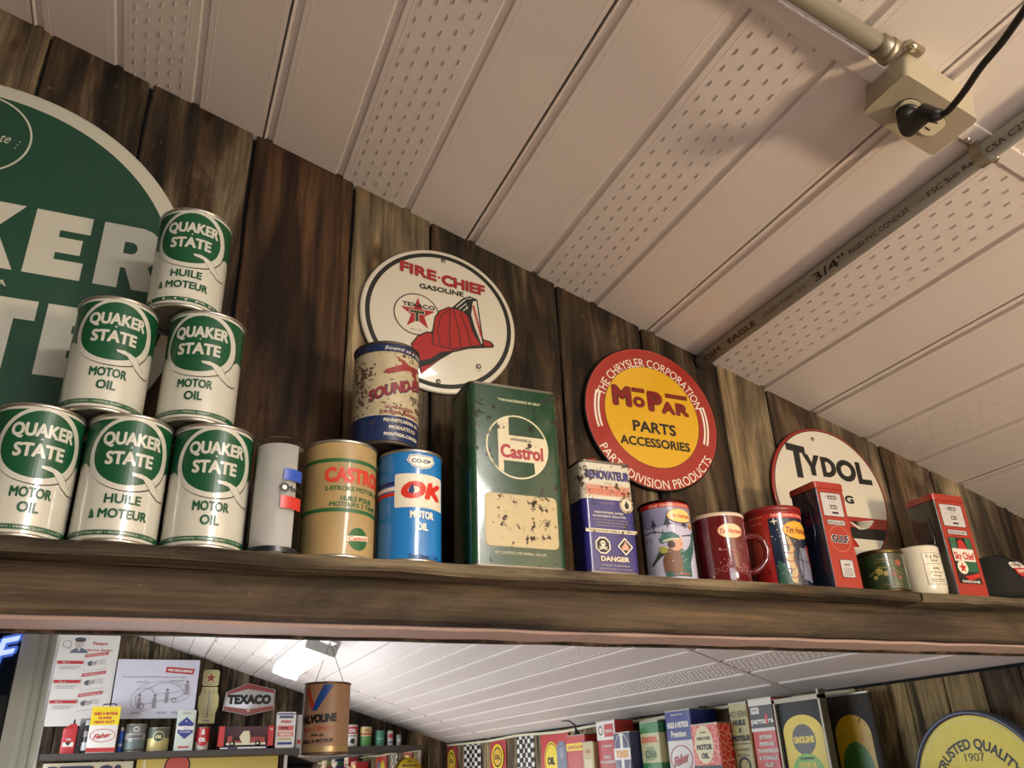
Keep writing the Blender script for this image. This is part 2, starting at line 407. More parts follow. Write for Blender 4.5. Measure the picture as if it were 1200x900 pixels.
ceil.add([(x0, -3.5, cz(x0) + .02), (x1, -3.5, cz(x1) + .02), (x1, 7.6, cz(x1) + .02), (x0, 7.6, cz(x0) + .02),
          (x0, -3.5, cz(x0) + .05), (x1, -3.5, cz(x1) + .05), (x1, 7.6, cz(x1) + .05), (x0, 7.6, cz(x0) + .05)],
         [(0, 1, 2, 3), (4, 5, 6, 7), (0, 1, 5, 4), (1, 2, 6, 5), (2, 3, 7, 6), (3, 0, 4, 7)])
ceil = struct(ceil.build('ceiling', DARK))
for a, b in ((-3.1, 0.55), (0.553, 1.262), (1.288, 2.95), (2.953, 6.55), (6.553, 7.5)): ceil_panels(a, b, ceil)
for n_, y in enumerate((0.55, 2.952, 6.552)):
    o = MB().box(0, 4.86, -0.014, 0.014, -0.0035, 0.002).build('trim_%d' % (n_ + 1), SOFF, None, 0.001); struct(o)
    o.location = (-1.93, y, cz(-1.93)); o.rotation_euler = (0, AL, 0)
# --- floor, side and end walls
FLOORM = paint('#aa9a94', 0.6, 0, 0, 5, 0.1)
struct(MB().box(-1.96, 2.66, -3.5, 7.6, -0.05, 0).build('floor', FLOORM))
struct(MB().box(-1.99, -1.93, -3.5, 7.6, 0, 3.4).build('wall_left', paint('#6a5a46', 0.8)))
wr = struct(MB().box(2.62, 2.68, -3.5, 7.6, 0, EYE + 0.32).build('wall_right', DARK))
struct(MB().box(-1.93, 2.62, -3.5, -3.45, 0, 3.35).build('wall_front', paint('#5a4a38', 0.8)))
wf = MB().box(-1.93, 2.62, 7.52, 7.56, 0, 3.3).build('wall_far', DARK)
bm = bmesh.new(); bm.from_mesh(wf.data)
for v in bm.verts:
    if v.co.z > 2: v.co.z = cz(v.co.x) + 0.004
bm.to_mesh(wf.data); bm.free(); struct(wf)
x = -1.93
while x < 2.6:
    b = min(x + random.uniform(0.13, 0.2), 2.62)
    plank(x, b, 7.5, 7.521, 0.0, lambda q: cz(q) + 0.003, random.choice([GREYW, WALLW]), wf, 0.006)
    x = b
# boards of the right wall (far room) - stand along y
y = 7.5
while y > 1.3:
    b = max(y - random.uniform(0.13, 0.21), 1.29)
    o = plank(-y, -b, 0, 0.02, 0.0, lambda q: EYE + 0.252, random.choice([LIGHTW, LIGHTW, GREYW]), wr, 0.006)
    o.location = (2.599, 0, 0); o.rotation_euler = (0, 0, -PI / 2)
    y = b
# header: shelf planks, face board, underside
def board(x0, x1, y0, y1, z0, z1, mat, name, parent=None, n=40, wob=0.002, sag=0):
    vs_ = []; fs = []
    for i in range(n + 1):
        x = x0 + (x1 - x0) * i / n; a = random.uniform(-wob, wob); b = random.uniform(-wob, wob); c = random.uniform(-wob, wob)
        vs_ += [(x, y0 + a + .004, z0 + b), (x, y0 + a, z0 + .004 + b), (x, y0 + c, z1 - .005), (x, y0 + c + .004, z1), (x, y1, z1), (x, y1, z0 + b)]
    for i in range(n):
        for k in range(6):
            k2 = (k + 1) % 6; fs.append((i * 6 + k, i * 6 + k2, (i + 1) * 6 + k2, (i + 1) * 6 + k))
    fs += [tuple(range(6)), tuple(n * 6 + k for k in range(6))]
    o = MB().add(vs_, fs).build(name, mat, parent); return o
SH = EYE + 0.267
t = thing('shelf', 'long weathered wooden plank shelf on top of the header beam', 'shelf', (0, 0, 0))
board(-1.93, 1.258, 1.066, 1.244, SH - 0.017, SH, SHELFW, 'shelf_board', t)
board(1.262, 2.598, 1.064, 1.244, SH - 0.016, SH - 0.001, SHELFW, 'shelf_board', t)
hd = struct(board(-1.93, 2.598, 1.112, 1.132, EYE + 0.191, SH - 0.0172, BEAMW, 'trim_4', None, 60, 0.0012))
struct(MB().box(-1.93, 2.598, 1.133, 1.288, EYE + 0.199, EYE + 0.249).build('trim_5', DARK))
struct(board(-1.93, 2.598, 1.145, 1.225, EYE + 0.189, EYE + 0.198, paint('#cdb2a8', 0.6, 0, 0, 20, 0.1), 'trim_6', None, 60, 0.0012))
struct(board(-1.93, 2.598, 1.228, 1.246, EYE + 0.1865, EYE + 0.198, WALLW, 'trim_7', None, 50, 0.0008))
# ================================================================ things on the near shelf
def face(x, y, d=0): return (0, 0, -math.atan2(x, y) + math.radians(d))
CREAM = paint('#dcd5c0', 0.4); BLK = paint('#14120f', 0.4)
def can_parts(t, r, h, body, rim=None, bead=0.0016, top=True):
    rim = rim or metal('#b9b4a8', 0.32)
    mb = MB(); mb.lathe([(r, 0.0045), (r, h - 0.0045)], 64, body); o = mb.build('body', None, t)
    for nm, z in (('bottom_rim', 0), ('top_rim', h - 0.0052)):
        m = MB(); m.lathe([(r - 0.0045, z + 0.0004 if z == 0 else z + 0.0048), (r - 0.002, z), (r + bead * .4, z + 0.0004), (r + bead, z + 0.0016), (r + bead, z + 0.0036), (r + bead * .4, z + 0.0048), (r - 0.001, z + 0.0052), (r - 0.0045, z + 0.0048)], 64, rim)
        m.build(nm, None, t)
    m = MB(); m.disc(r - 0.003, 0.004, 64, rim, None, False); m.build('base', None, t)
    m = MB(); m.disc(r - 0.003, h - 0.004, 64, rim); m.build('lid', None, t)
# --- six green and white motor oil cans
def quaker(x, y, z, d, lines, foot, label, first=[None]):
    r, h = 0.0508, 0.167
    t = thing('oil_can', label, 'can', (x, y, z), face(x, y, d), 'green and white motor oil cans stacked in a pyramid')
    body = paint('#bdbbae', 0.28, 0, 0, 30, 0.05, coat=0.7)
    can_parts(t, r, h, body)
    P = Print(cylmap(r), 0.006)
    g = GREENQ; w_ = body
    P.rect(-0.1595, 0.1595, 0.104, 0.1585, g)
    P.poly([(-.1595, .104), (.1595, .104), (.1595, .103), (.06, .103), (.05, .096), (-.05, .096), (-.06, .103), (-.1595, .103)], g)
    P.ell(0.001, 0.1125, 0.0533, 0.0495, INK); P.ell(0, 0.1135, 0.053, 0.0492, w_); P.ell(-0.0015, 0.1145, 0.0445, 0.0432, g)
    # swash of the ring
    sw = [(0.006, 0.0845), (0.02, 0.084), (0.029, 0.0785), (0.037, 0.070), (0.046, 0.0645), (0.056, 0.0635), (0.060, 0.0655)]
    P.line(sw, [0.002, 0.007, 0.012, 0.011, 0.009, 0.0055, 0.001], INK)
    P.line([(a - .0006, b + .0007) for a, b in sw], [0.001, 0.0055, 0.0108, 0.0095, 0.0075, 0.004, 0.0005], w_)
    P.poly([(0.006, 0.0845), (0.004, 0.088), (0.016, 0.0885), (0.03, 0.08)], w_)
    P.text('QUAKER', 0, 0.1325, 0.0185, w_, 0.073, 0.035); P.text('STATE', -0.001, 0.1065, 0.0185, w_, 0.057, 0.035)
    P.ell(-0.001, 0.1205, 0.0012, 0.0012, w_, 10)
    for (s_, v, hh, ww, dx) in lines: P.text(s_, dx, v, hh, g, ww, 0.03)
    P.rect(-0.1595, 0.1595, 0.0085, 0.0145, g); P.text(foot, 0.0, 0.0115, 0.003, w_, 0.098, 0.01)
    P.rect(-0.1595, 0.1595, 0.1592, 0.1605, g) if False else None
    P.build('printed_label', t)
    return t
MO = [('MOTOR', 0.054, 0.0135, 0.045, 0.0), ('OIL', 0.036, 0.0135, 0.023, 0.0)]
HM = [('HUILE', 0.054, 0.0125, 0.042, -0.001), ('\u00e0 MOTEUR', 0.0355, 0.0125, 0.068, -0.003)]
EQ = 'NET CONTENTS 1 IMPERIAL QUART / 1.14 LITRES'; FQ = 'CONTENU NET 1 PINTE IMPERIALE / 1.14 LITRES'
quaker(-0.158, 1.120, SH, 6, MO, EQ, 'green and white motor oil can, bottom row of the pyramid, leftmost at the picture edge')
quaker(-0.0525, 1.1185, SH, 5, HM, FQ, 'green and white can reading huile a moteur, middle of the bottom row')
quaker(0.0525, 1.1185, SH, 6, MO, EQ, 'green and white motor oil can, right end of the bottom row beside the clear cylinder')
quaker(-0.094, 1.12, SH + 0.167, 0, MO, EQ, 'green and white motor oil can, left one of the two in the middle row')
quaker(0.0235, 1.1185, SH + 0.167, -8, MO, EQ, 'green and white motor oil can, right one of the two in the middle row')
quaker(-0.0125, 1.1185, SH + 0.334, -4, HM, '1 LITRE', 'green and white can reading huile a moteur alone on top of the pyramid')
# --- clear cylinder with a rolled white paper inside
x, y = 0.139, 1.100
t = thing('clear_cylinder', 'clear plastic cylinder glass with rolled white paper and blue and red print', 'glass', (x, y, SH), face(x, y, 22))
m = MB(); r = 0.0335
m.lathe([(0.001, 0.001), (r - .002, 0.001), (r, 0.003), (r, 0.157), (r - 0.0009, 0.1585), (r - 0.0018, 0.157), (r - 0.0018, 0.007), (0.001, 0.006)], 48, glassm()); m.build('glass_wall', None, t)
m = MB(); m.lathe([(r - 0.004, 0.009), (r - 0.004, 0.15)], 48, paint('#d8d6cf', 0.7)); m.disc(r - .004, .15, 48, paint('#d8d6cf', 0.7)); pr = m.build('paper_roll', None, t)
bm = bmesh.new(); bm.from_mesh(pr.data)
for v in list(bm.verts):
    a = math.degrees(math.atan2(v.co.x, -v.co.y))
    if a > 32 and a < 120 and v.co.z < 0.1495: bm.verts.remove(v)
bm.to_mesh(pr.data); bm.free()
m = MB(); m.lathe([(r + .0003, 0.001), (r + .0003, 0.008)], 48, paint('#15161c', 0.3)); m.build('base_band', None, t)
P = Print(cylmap(r), 0.004)
P.rect(-0.006, 0.024, 0.098, 0.114, paint('#2b4fb0', 0.35)); P.rect(-0.008, 0.026, 0.059, 0.076, paint('#c23028', 0.35))
P.ell(-0.004, 0.087, 0.0065, 0.0065, INK, 24); P.text('MoPar', 0.013, 0.087, 0.008, INK, 0.026, 0.03)
P.ell(-0.004, 0.087, 0.003, 0.003, WHITE, 20)
P.build('printed_label', t)
# --- cardboard 2-stroke can
x, y = 0.2285, 1.1255
CARD = paint('#a98e5c', 0.5, 0, 0, 45, 0.3, coat=0.15)
t = thing('oil_can', 'tan cardboard two stroke oil can with green bands and red lettering', 'can', (x, y, SH), face(x, y, 30))
can_parts(t, 0.0508, 0.168, CARD)
P = Print(cylmap(0.0508), 0.006); dg = paint('#1f5a2c', 0.45); rd = paint('#c23a22', 0.45)
P.rect(-.159, .159, 0.134, 0.1395, dg); P.rect(-.159, .159, 0.0625, 0.068, dg)
P.text('CASTROL', 0.001, 0.116, 0.023, rd, 0.098, 0.05)
P.text('2-STROKE MOTOR OIL', 0.0, 0.096, 0.0068, dg, 0.094, 0.03)
P.text('HUILE POUR', 0.0, 0.082, 0.0075, dg, 0.05, 0.035); P.text('MOTEURS 2 TEMPS', 0.0, 0.0735, 0.0068, dg, 0.078, 0.035)
P.ell(0.0035, 0.027, 0.0155, 0.0155, dg); P.poly([(-.0135, .0225), (.0205, .0265), (.0205, .0335), (-.0135, .0295)], CREAM)
P.text('Castrol', 0.0035, 0.028, 0.0062, rd, 0.030, 0.03, slope=0.11)
P.build('printed_label', t)
# --- blue can
x, y = 0.3308, 1.1195
CB = paint('#1f74b8', 0.25, 0, 0, 30, 0.06, coat=0.3)
t = thing('oil_can', 'bright blue motor oil can with red lettering on a white panel', 'can', (x, y, SH), face(x, y, 16))
can_parts(t, 0.0468, 0.165, CB)
P = Print(cylmap(0.0468), 0.006); nv = paint('#14245e', 0.4); rd = paint('#c8301e', 0.35)
for v, c_ in ((0.117, nv), (0.1095, WHITE), (0.1025, rd)): pass
P.rect(-0.147, -0.03, 0.111, 0.1165, nv); P.rect(-0.147, -0.03, 0.103, 0.1085, WHITE); P.rect(-0.147, -0.03, 0.095, 0.1005, rd)
P.rr(0.006, 0.102, 0.082, 0.050, 0.003, CREAM)
P.text('OK', 0.008, 0.1035, 0.027, rd, 0.066, 0.075, shear=0.25)
P.ell(-0.0105, 0.102, 0.0042, 0.005, nv, 24); P.poly([(-0.0145, 0.1035), (-0.0065, 0.1035), (-0.0085, 0.113)], nv)
P.poly([(-0.018, .147), (-0.014, .156), (0.022, .156), (.026, .147), (.018, .1385), (.004, .134), (-0.01, .1385)], WHITE)
P.poly([(-0.0165, .147), (-0.013, .1548), (0.021, .1548), (.0245, .147), (.0172, .1395), (.004, .1355), (-0.0092, .1395)], nv)
P.poly([(-0.0155, .147), (-0.0123, .154), (0.0203, .154), (.0235, .147), (.0166, .1402), (.004, .1365), (-0.0086, .1402)], WHITE)
P.text('CO-OP', 0.004, 0.1468, 0.0062, nv, 0.030, 0.045)
P.text('MOTOR', 0.006, 0.067, 0.0115, WHITE, 0.036, 0.035); P.text('OIL', 0.006, 0.05, 0.0115, WHITE, 0.0175, 0.035)
P.text('One Quart, 1.14 L', 0.012, 0.0085, 0.006, nv, 0.05, 0.02)
P.build('printed_label', t)
# --- rusty can standing across the two cans
x, y = 0.2905, 1.121
t = thing('oil_can', 'rust-specked cream and navy can standing on top of the tan and blue cans', 'can', (x, y, SH + 0.168), face(x, y, 24))
r = 0.0500; SB = paint('#b5a888', 0.4, 0, 0.62, 95, 0.25, '#4a2c1a'); sn = paint('#14264f', 0.35, 0, 0.2, 60, 0.1)
can_parts(t, r, 0.167, SB, metal('#5a5048', 0.5))
P = Print(cylmap(r), 0.006); sr = paint('#8c2a2c', 0.5, 0, 0.45, 55, 0.15)
P.rect(-.157, .157, 0.005, 0.044, sn); P.rect(-.157, .157, 0.149, 0.162, sn)
P.rect(-.157, .157, 0.044, 0.0445, WHITE)
P.text('Sound as a bell', 0.012, 0.1555, 0.006, WHITE, 0.072, 0.01, shear=0.35)
P.text('SOUND-PENN', 0.012, 0.096, 0.021, sn, 0.118, 0.05, slope=0.36); P.text('SOUND-PENN', 0.011, 0.0965, 0.019, sr, 0.116, 0.03, slope=0.36)
P.poly([(-.010, .143), (-.003, .1405), (.026, .128), (.022, .123), (.004, .131)], sr)   # aircraft: wing
P.poly([(-.026, .112), (-.022, .118), (.004, .130), (.040, .134), (.044, .129), (.01, .121), (-.012, .1125)], sr)
P.poly([(.016, .128), (.030, .112), (.038, .108), (.032, .128)], sr); P.poly([(-.026, .113), (-.016, .111), (-.012, .116)], sr)
P.text('MOTOR OIL', 0.044, 0.079, 0.009, BLK, 0.05, 0.01, slope=0.02); P.text('4.50', 0.042, 0.064, 0.009, BLK, 0.022, 0.03)
P.text('GUARANTEED', 0.002, 0.0575, 0.0052, sr, 0.047, 0.02); P.text('100 HOUR PROOFING', 0.006, 0.0495, 0.0055, sr, 0.066, 0.02)
P.text('PENNSYLVANIA OIL', 0.008, 0.0365, 0.0055, CREAM, 0.062, 0.02); P.text('PRODUCTS CO', 0.008, 0.0255, 0.0055, CREAM, 0.046, 0.02); P.text('MONTREAL-CANADA', 0.008, 0.0145, 0.0055, CREAM, 0.06, 0.02)
P.build('printed_label', t)
# --- rectangular tins
def tin_body(t, w_, d, h, r, mat, name='body', z0=0.0, cap=0.0):
    m = MB(); pl = rrect(w_, d, r, 5, 0, d / 2)
    m.zprism(pl, z0 + 0.003, z0 + h - 0.003, mat, None, True)
    o = m.build(name, None, t); sharp(o, 35)
    for nm, a, b in (('bottom_rim', z0, z0 + 0.004), ('top_rim', z0 + h - 0.004, z0 + h)):
        m = MB(); m.zprism(rrect(w_ + 0.0016, d + 0.0016, r + .0008, 5, 0, d / 2), a, b, metal('#6e675b', 0.45), None, True); sharp(m.build(nm, None, t), 35)
# green gallon tin
gx0, gx1, gy, gh = 0.4105, 0.564, 1.0765, 0.291
TG = paint('#123d24', 0.24, 0, 0.28, 26, 0.12, '#1c140d', coat=0.25)
t = thing('oil_tin', 'tall dark green gallon tin with a round white ring and rusty cream panel', 'tin', ((gx0 + gx1) / 2, gy, SH), (0, 0, 0))
tin_body(t, gx1 - gx0, 0.083, gh, 0.012, TG)
P = Print(flatmap(0), None)
TC = paint('#cfc4a4', 0.35, 0, 0.35, 30, 0.1, '#2e1d10'); TR = paint('#9c2230', 0.4)
cx, cz_ = 0.002, 0.1885
P.text('"THE MASTERPIECE IN OILS"', 0.008, 0.2655, 0.0045, TC, 0.074, 0.02)
P.ring(cx, cz_, 0.0525, 0.0525, 0.0026, TC, 64)
def arcpts(R, a0, a1, n=12): return [(cx + R * math.cos(math.radians(a0 + (a1 - a0) * k / n)), cz_ + R * math.sin(math.radians(a0 + (a1 - a0) * k / n))) for k in range(n + 1)]
P.poly(arcpts(0.050, 130, 106) + [(cx - .014, cz_ + .018), (cx + .046, cz_ + .018)] + arcpts(.0505, 22, -20, 8) + [(cx + .044, cz_ - .024)] + [(cx - 0.0325, cz_ - .024)] + [(cx - 0.0325, cz_ + .038)], TC)
P.poly([(cx + .027, cz_ - .024), (cx + .0435, cz_ - .024)] + arcpts(.050, -30, -56, 6), TC)
P.poly([(cx - .0325, cz_ - .024), (cx - .0325, cz_ - .038), (cx - .024, cz_ - .0432), (cx - .024, cz_ - .024)], TC)
P.text('WAKEFIELD', cx + 0.006, cz_ + .0115, 0.0048, BLK, 0.036, 0.03)
P.text('Castrol', cx + 0.007, cz_ - .008, 0.0235, TR, 0.072, 0.035)
P.rr(0.004, 0.071, 0.118, 0.08, 0.008, paint('#b9a77c', 0.3, 0, 0.62, 26, 0.15, '#2a180c'))
P.text('NET CONTENTS ONE IMPERIAL GALLON', 0.0, 0.022, 0.0042, TC, 0.082, 0.01)
P.build('printed_label', t)
m = MB(); m.lathe([(0.0001, 0.0), (0.017, 0.0), (0.018, 0.002), (0.018, 0.012), (0.016, 0.014), (0.0001, 0.014)], 28, metal('#7c7260', 0.4), Matrix.Translation((-0.045, 0.052, gh))); m.build('cap', None, t)
m = MB(); m.tube([(-0.012, .045, gh - .001), (-.010, .045, gh + .008), (0.03, .045, gh + .011), (0.052, .045, gh + .008), (0.054, .045, gh - .001)], 0.0025, 8, metal('#6e675b', 0.45)); m.build('handle', None, t)
# blue and white solvent tin
rx0, rx1, ry, rh = 0.5985, 0.6905, 1.0785, 0.182
t = thing('solvent_tin', 'worn purple-blue and white flat tin with hazard symbols and red cap', 'tin', ((rx0 + rx1) / 2, ry, SH))
RB = paint('#27216e', 0.3, 0, 0.38, 40, 0.12, '#1a1512', coat=0.2); RW = paint('#c9c3b0', 0.35, 0, 0.42, 40, 0.1, '#4a3122')
tin_body(t, rx1 - rx0, 0.052, rh, 0.010, RB)
m = MB(); m.zprism(rrect(rx1 - rx0 + .0006, 0.0526, .0103, 5, 0, 0.026), 0.118, rh - .0042, RW, None, True, False); sharp(m.build('white_band', None, t), 35)
P = Print(flatmap(-0.0003), None)
P.text('RENOVATEUR', 0.001, 0.159, 0.0165, RB, 0.079, 0.035, outline=INK, ob=0.02)
P.text('POUR', 0.002, 0.1445, 0.003, BLK, 0.012, 0.01)
P.rect(-0.040, 0.040, 0.124, 0.1415, paint('#c58a72', 0.4, 0, 0.75, 60, 0.2, '#3a2418'))
P.text('COTES DE VINYLE', 0.0, 0.131, 0.008, paint('#b5492e', .4), 0.07, 0.02)
CG = paint('#a99c80', 0.4, 0, 0.3, 60)
P.ell(0.031, 0.112, 0.0125, 0.014, CG); P.ell(0.031, 0.112, 0.009, 0.010, paint('#cfc5ab', .4)); P.ell(0.0315, 0.1105, 0.004, 0.0055, BLK, 20); P.poly([(0.0285, .112), (0.0345, .112), (.0315, .120)], BLK)
P.text('16 OZ. NET 454 G', -0.004, 0.112, 0.0025, CG, 0.026, 0.01)
P.text('POUR MATERIEL DIVERS,', -0.002, 0.0965, 0.0033, CREAM, 0.052, 0.025); P.text('EN VOITURES ET ROULOTTES', -0.002, 0.0905, 0.0033, CREAM, 0.058, 0.025)
for k in range(3): P.text(('CE PRODUIT NETTOIE, POLIT ET PROTEGE LES', 'SURFACES DE CUIR, DE PLASTIQUE ET DE', 'CAOUTCHOUC SANS LES TACHER')[k], -0.001, 0.0845 - k * 0.0045, 0.0022, CG, 0.062 - k * .004, 0.01)
P.rect(-0.046, 0.045, 0.064, 0.070, paint('#cfc5ab', .4, 0, .5, 60)); P.text('VOIR LE MODE D\'EMPLOI AU VERSO', 0, 0.067, 0.0032, BLK, 0.078, 0.03)
oc = [(-0.018 + 0.014 * math.cos(math.radians(22.5 + 45 * k)), 0.044 + 0.014 * math.sin(math.radians(22.5 + 45 * k))) for k in range(8)]
P.poly(oc, CREAM); P.poly([(-0.018 + (a + .018) * .84, .044 + (b - .044) * .84) for a, b in oc], INK)
P.ell(-0.018, 0.047, 0.0045, 0.0042, CREAM, 18); P.rect(-0.0205, -0.0155, 0.0415, 0.0445, CREAM); P.line([(-0.025, .0375), (-0.011, .0415)], .0016, CREAM); P.line([(-0.025, .0415), (-0.011, .0375)], .0016, CREAM)
P.ell(-0.0197, .0472, .0012, .0012, INK, 10); P.ell(-0.0163, .0472, .0012, .0012, INK, 10)
dm = [(0.021, 0.030), (0.035, 0.044), (0.021, 0.058), (0.007, 0.044)]
P.poly(dm, CREAM); P.poly([(0.021 + (a - .021) * .8, .044 + (b - .044) * .8) for a, b in dm], INK)
P.poly([(0.016, .0385), (0.026, .0385), (0.0275, .044), (0.024, .0475), (0.0215, .053), (0.0185, .0465), (0.0148, .044)], paint('#c9907a', .4))
P.text('DANGER', 0.001, 0.0235, 0.0085, paint('#a87a5c', 0.4), 0.05, 0.05); P.text('DANGER', 0.0008, 0.0237, 0.0078, CREAM, 0.049, 0.025)
P.text('POISON  FLAMMABLE', 0.001, 0.0135, 0.0028, CG, 0.05, 0.01); P.text('KEEP OUT OF REACH OF CHILDREN', 0.001, 0.008, 0.0022, CG, 0.055, 0.01)
P.build('printed_label', t)
# small print lines on the narrow side
P = Print(lambda u, v, off: (-(rx1 - rx0) / 2 - 0.0003 - off, 0.026 - u, v), None)
P.hold = True
for k in range(22): P.rect(-0.013, 0.013 - random.uniform(0, .006), 0.108 - k * 0.0042, 0.1095 - k * 0.0042, paint('#4c4870', .5), True)
P.build('side_text', t)
m = MB(); m.lathe([(0.0001, 0.0), (0.0125, 0.0), (0.0135, 0.0015), (0.0135, 0.009), (0.011, 0.0115), (0.0001, 0.012)], 28, paint('#8a2b20', 0.5), Matrix.Translation((-0.012, 0.030, rh))); m.build('cap', None, t)['label'] = 'dull red round cap'
# --- coffee tin with winter scene
x, y = 0.7855, 1.1375
t = thing('coffee_tin', 'coffee tin printed with a child playing in a lilac winter scene', 'tin', (x, y, SH), face(x, y, 10), 'coffee tins on the shelf')
r, h = 0.0425, 0.137; DB = paint('#2a0f10', 0.4)
can_parts(t, r, h, DB, metal('#3a1512', 0.4))
P = Print(cylmap(r), 0.005); RL = paint('#b22018', 0.3, coat=.3); SKY = paint('#8f8fb4', 0.3, 0, 0, 60, 0.3, coat=.3); SN = paint('#b7b6cc', 0.35, 0, 0, 60, 0.15, coat=.3)
P.rect(-0.058, 0.075, 0.1235, 0.1315, RL); P.text('FINE GRIND COFFEE', 0.006, 0.1272, 0.0042, paint('#e8b8a0', .4), 0.075, 0.02)
P.rect(-0.050, 0.075, 0.005, 0.1235, SKY)
P.poly([(-0.05, .005), (.075, .005), (.075, .088), (.05, .092), (.03, .089), (0, .094), (-0.03, .088), (-.05, .091)], SN)
for a, b, s_ in ((-0.027, .092, .012), (-0.004, .093, .014), (0.026, .091, .013), (0.043, .092, .007)):
    P.poly([(a - s_ * .45, b), (a + s_ * .45, b), (a, b + s_ * 1.1)], paint('#27303a', .5)); P.rect(a - .001, a + .001, b - .004, b, BLK)
P.rect(0.036, 0.048, 0.0885, 0.094, paint('#a86a3c', .5)); P.poly([(0.034, .094), (.050, .094), (.042, .1)], paint('#c99a58', .5))
P.line([(-0.048, .082), (-0.03, .084), (-0.015, .081), (0.0, .079)], .0016, BLK); P.line([(.018, .074), (.035, .077), (.06, .08)], .0016, BLK)
P.hold = True
for k in range(14):
    a = random.uniform(-.045, 0.06); b = random.uniform(.07, .088); P.line([(a, b), (a + random.uniform(-.003, .003), b - .006)], .0009, BLK, )
P.hold = False; P.k += 1
TEAL = paint('#2c5a54', .5); BRN = paint('#6d4a34', .5); SKIN = paint('#c9987a', .5)
P.poly([(-0.014, .008), (.030, .008), (.030, .03), (.044, .055), (.0505, .083), (.045, .084), (.035, .062), (.022, .05), (.012, .055), (-0.010, .052), (-0.016, .03)], TEAL)   # coat and raised arm
P.poly([(-0.016, .016), (.014, .014), (.012, .050), (-0.008, .054), (-0.017, .036)], BRN)
P.poly([(-0.010, .052), (-0.018, .055), (-0.030, .038), (-0.038, .030), (-0.034, .028), (-0.02, .040), (-0.010, .046)], paint('#34402f', .5))   # scarf
P.ell(0.006, .062, 0.0125, 0.0125, SKIN); P.ell(-0.001, .060, .006, .006, paint('#3a2a20', .5), 20)
P.poly([(-0.016, .062), (-0.020, .070), (-0.012, .080), (0.002, .0815), (.014, .074), (.012, .068), (-0.002, .066)], paint('#3d6a6a', .5)); P.line([(-0.014, .066), (0.0, .069), (.012, .069)], .003, paint('#c9c8a0', .5))
P.ell(0.015, .0605, .002, .0016, paint('#b06a58', .5), 12); P.ell(-.014, .052, .007, .006, paint('#9a9a48', .5), 20)
P.hold = True
for k in range(40): P.ell(random.uniform(-.047, .07), random.uniform(.01, .12), .0008, .0008, paint('#dfe2ee', .4), 6); 
P.hold = False; P.k += 1
P.text('wonder', 0.012, 0.0125, 0.004, paint('#b85048', .5), 0.028, 0.03)
P.ell(0.020, 0.1085, 0.024, 0.0125, paint('#7d1a18', .4)); P.ell(0.020, 0.1085, 0.0228, 0.0114, paint('#e4c878', .35)); P.text('Tim Hortons', 0.0205, 0.1085, 0.0078, RL, 0.041, 0.025, shear=0.2)
P.build('printed_label', t)
# --- maroon mug
x, y = 0.889, 1.129
t = thing('mug', 'tall maroon mug with cream rim and curved handle between two coffee tins', 'mug', (x, y, SH), face(x, y, 12))
MR = paint('#5c1218', 0.14, 0, 0, 20, 0.04, coat=0.6); r, h = 0.0445, 0.1215
m = MB(); m.lathe([(0.001, 0.002), (0.036, 0.0), (0.040, 0.001), (0.0425, 0.006), (0.0435, 0.03), (r, 0.075), (r, h - .007)], 64, MR)
m.lathe([(r, h - .007), (r + .0005, h - .003), (r - .0015, h), (r - .004, h - .003), (r - .005, 0.01), (0.001, 0.006)], 64, paint('#d9c4ae', 0.2, coat=.5)); m.build('body', None, t)
m = MB(); m.tube([(0.041, 0, 0.082), (0.05, 0, 0.0855), (0.062, 0, 0.083), (0.071, 0, 0.074), (0.0745, 0, 0.06), (0.071, 0, 0.045), (0.061, 0, 0.032), (0.050, 0, 0.0255), (0.040, 0, 0.022)], [0.0055] * 9, 14, MR, True, Matrix.Rotation(math.radians(-8), 4, 'Z')); m.build('handle', None, t)
P = Print(cylmap(r - 0.0002), 0.005); PK = paint('#a8666a', .3)
P.ell(0.011, 0.088, 0.0235, 0.0135, paint('#8a1a1c', .3)); P.ell(0.011, 0.088, 0.0222, 0.0123, paint('#e2c9a0', .25)); P.text('Tim Hortons', 0.012, 0.088, 0.009, RL, 0.041, 0.025, shear=0.2)
def scroll(cx, cy, R, a0=0, turns=1.3, s=1): return [(cx + s * R * (1 - k / 26) * math.cos(a0 + turns * 2 * PI * k / 20), cy + R * (1 - k / 26) * math.sin(a0 + turns * 2 * PI * k / 20)) for k in range(21)]
for a, b, R in ((-0.022, .022, .006), (-0.008, .024, .007), (0.004, .021, .006), (0.018, .022, .0055), (0.03, .024, .006), (-0.001, .031, .004), (.024, .030, .0035), (-0.03, .019, .004)): P.line(scroll(a, b, R), 0.0008, PK)
for k in range(6): P.ell(-0.004 + random.uniform(-.01, .01), .034 + k * .0012, .0012, .0012, PK, 10)
P.line([(-0.012, .056), (0.002, .056), (0.014, .052), (0.022, .048)], 0.001, PK); P.ell(-0.012, .0575, .0022, .0022, PK, 12); P.ring(.024, .062, .0035, .0035, .0008, PK, 20)
P.build('printed_label', t)
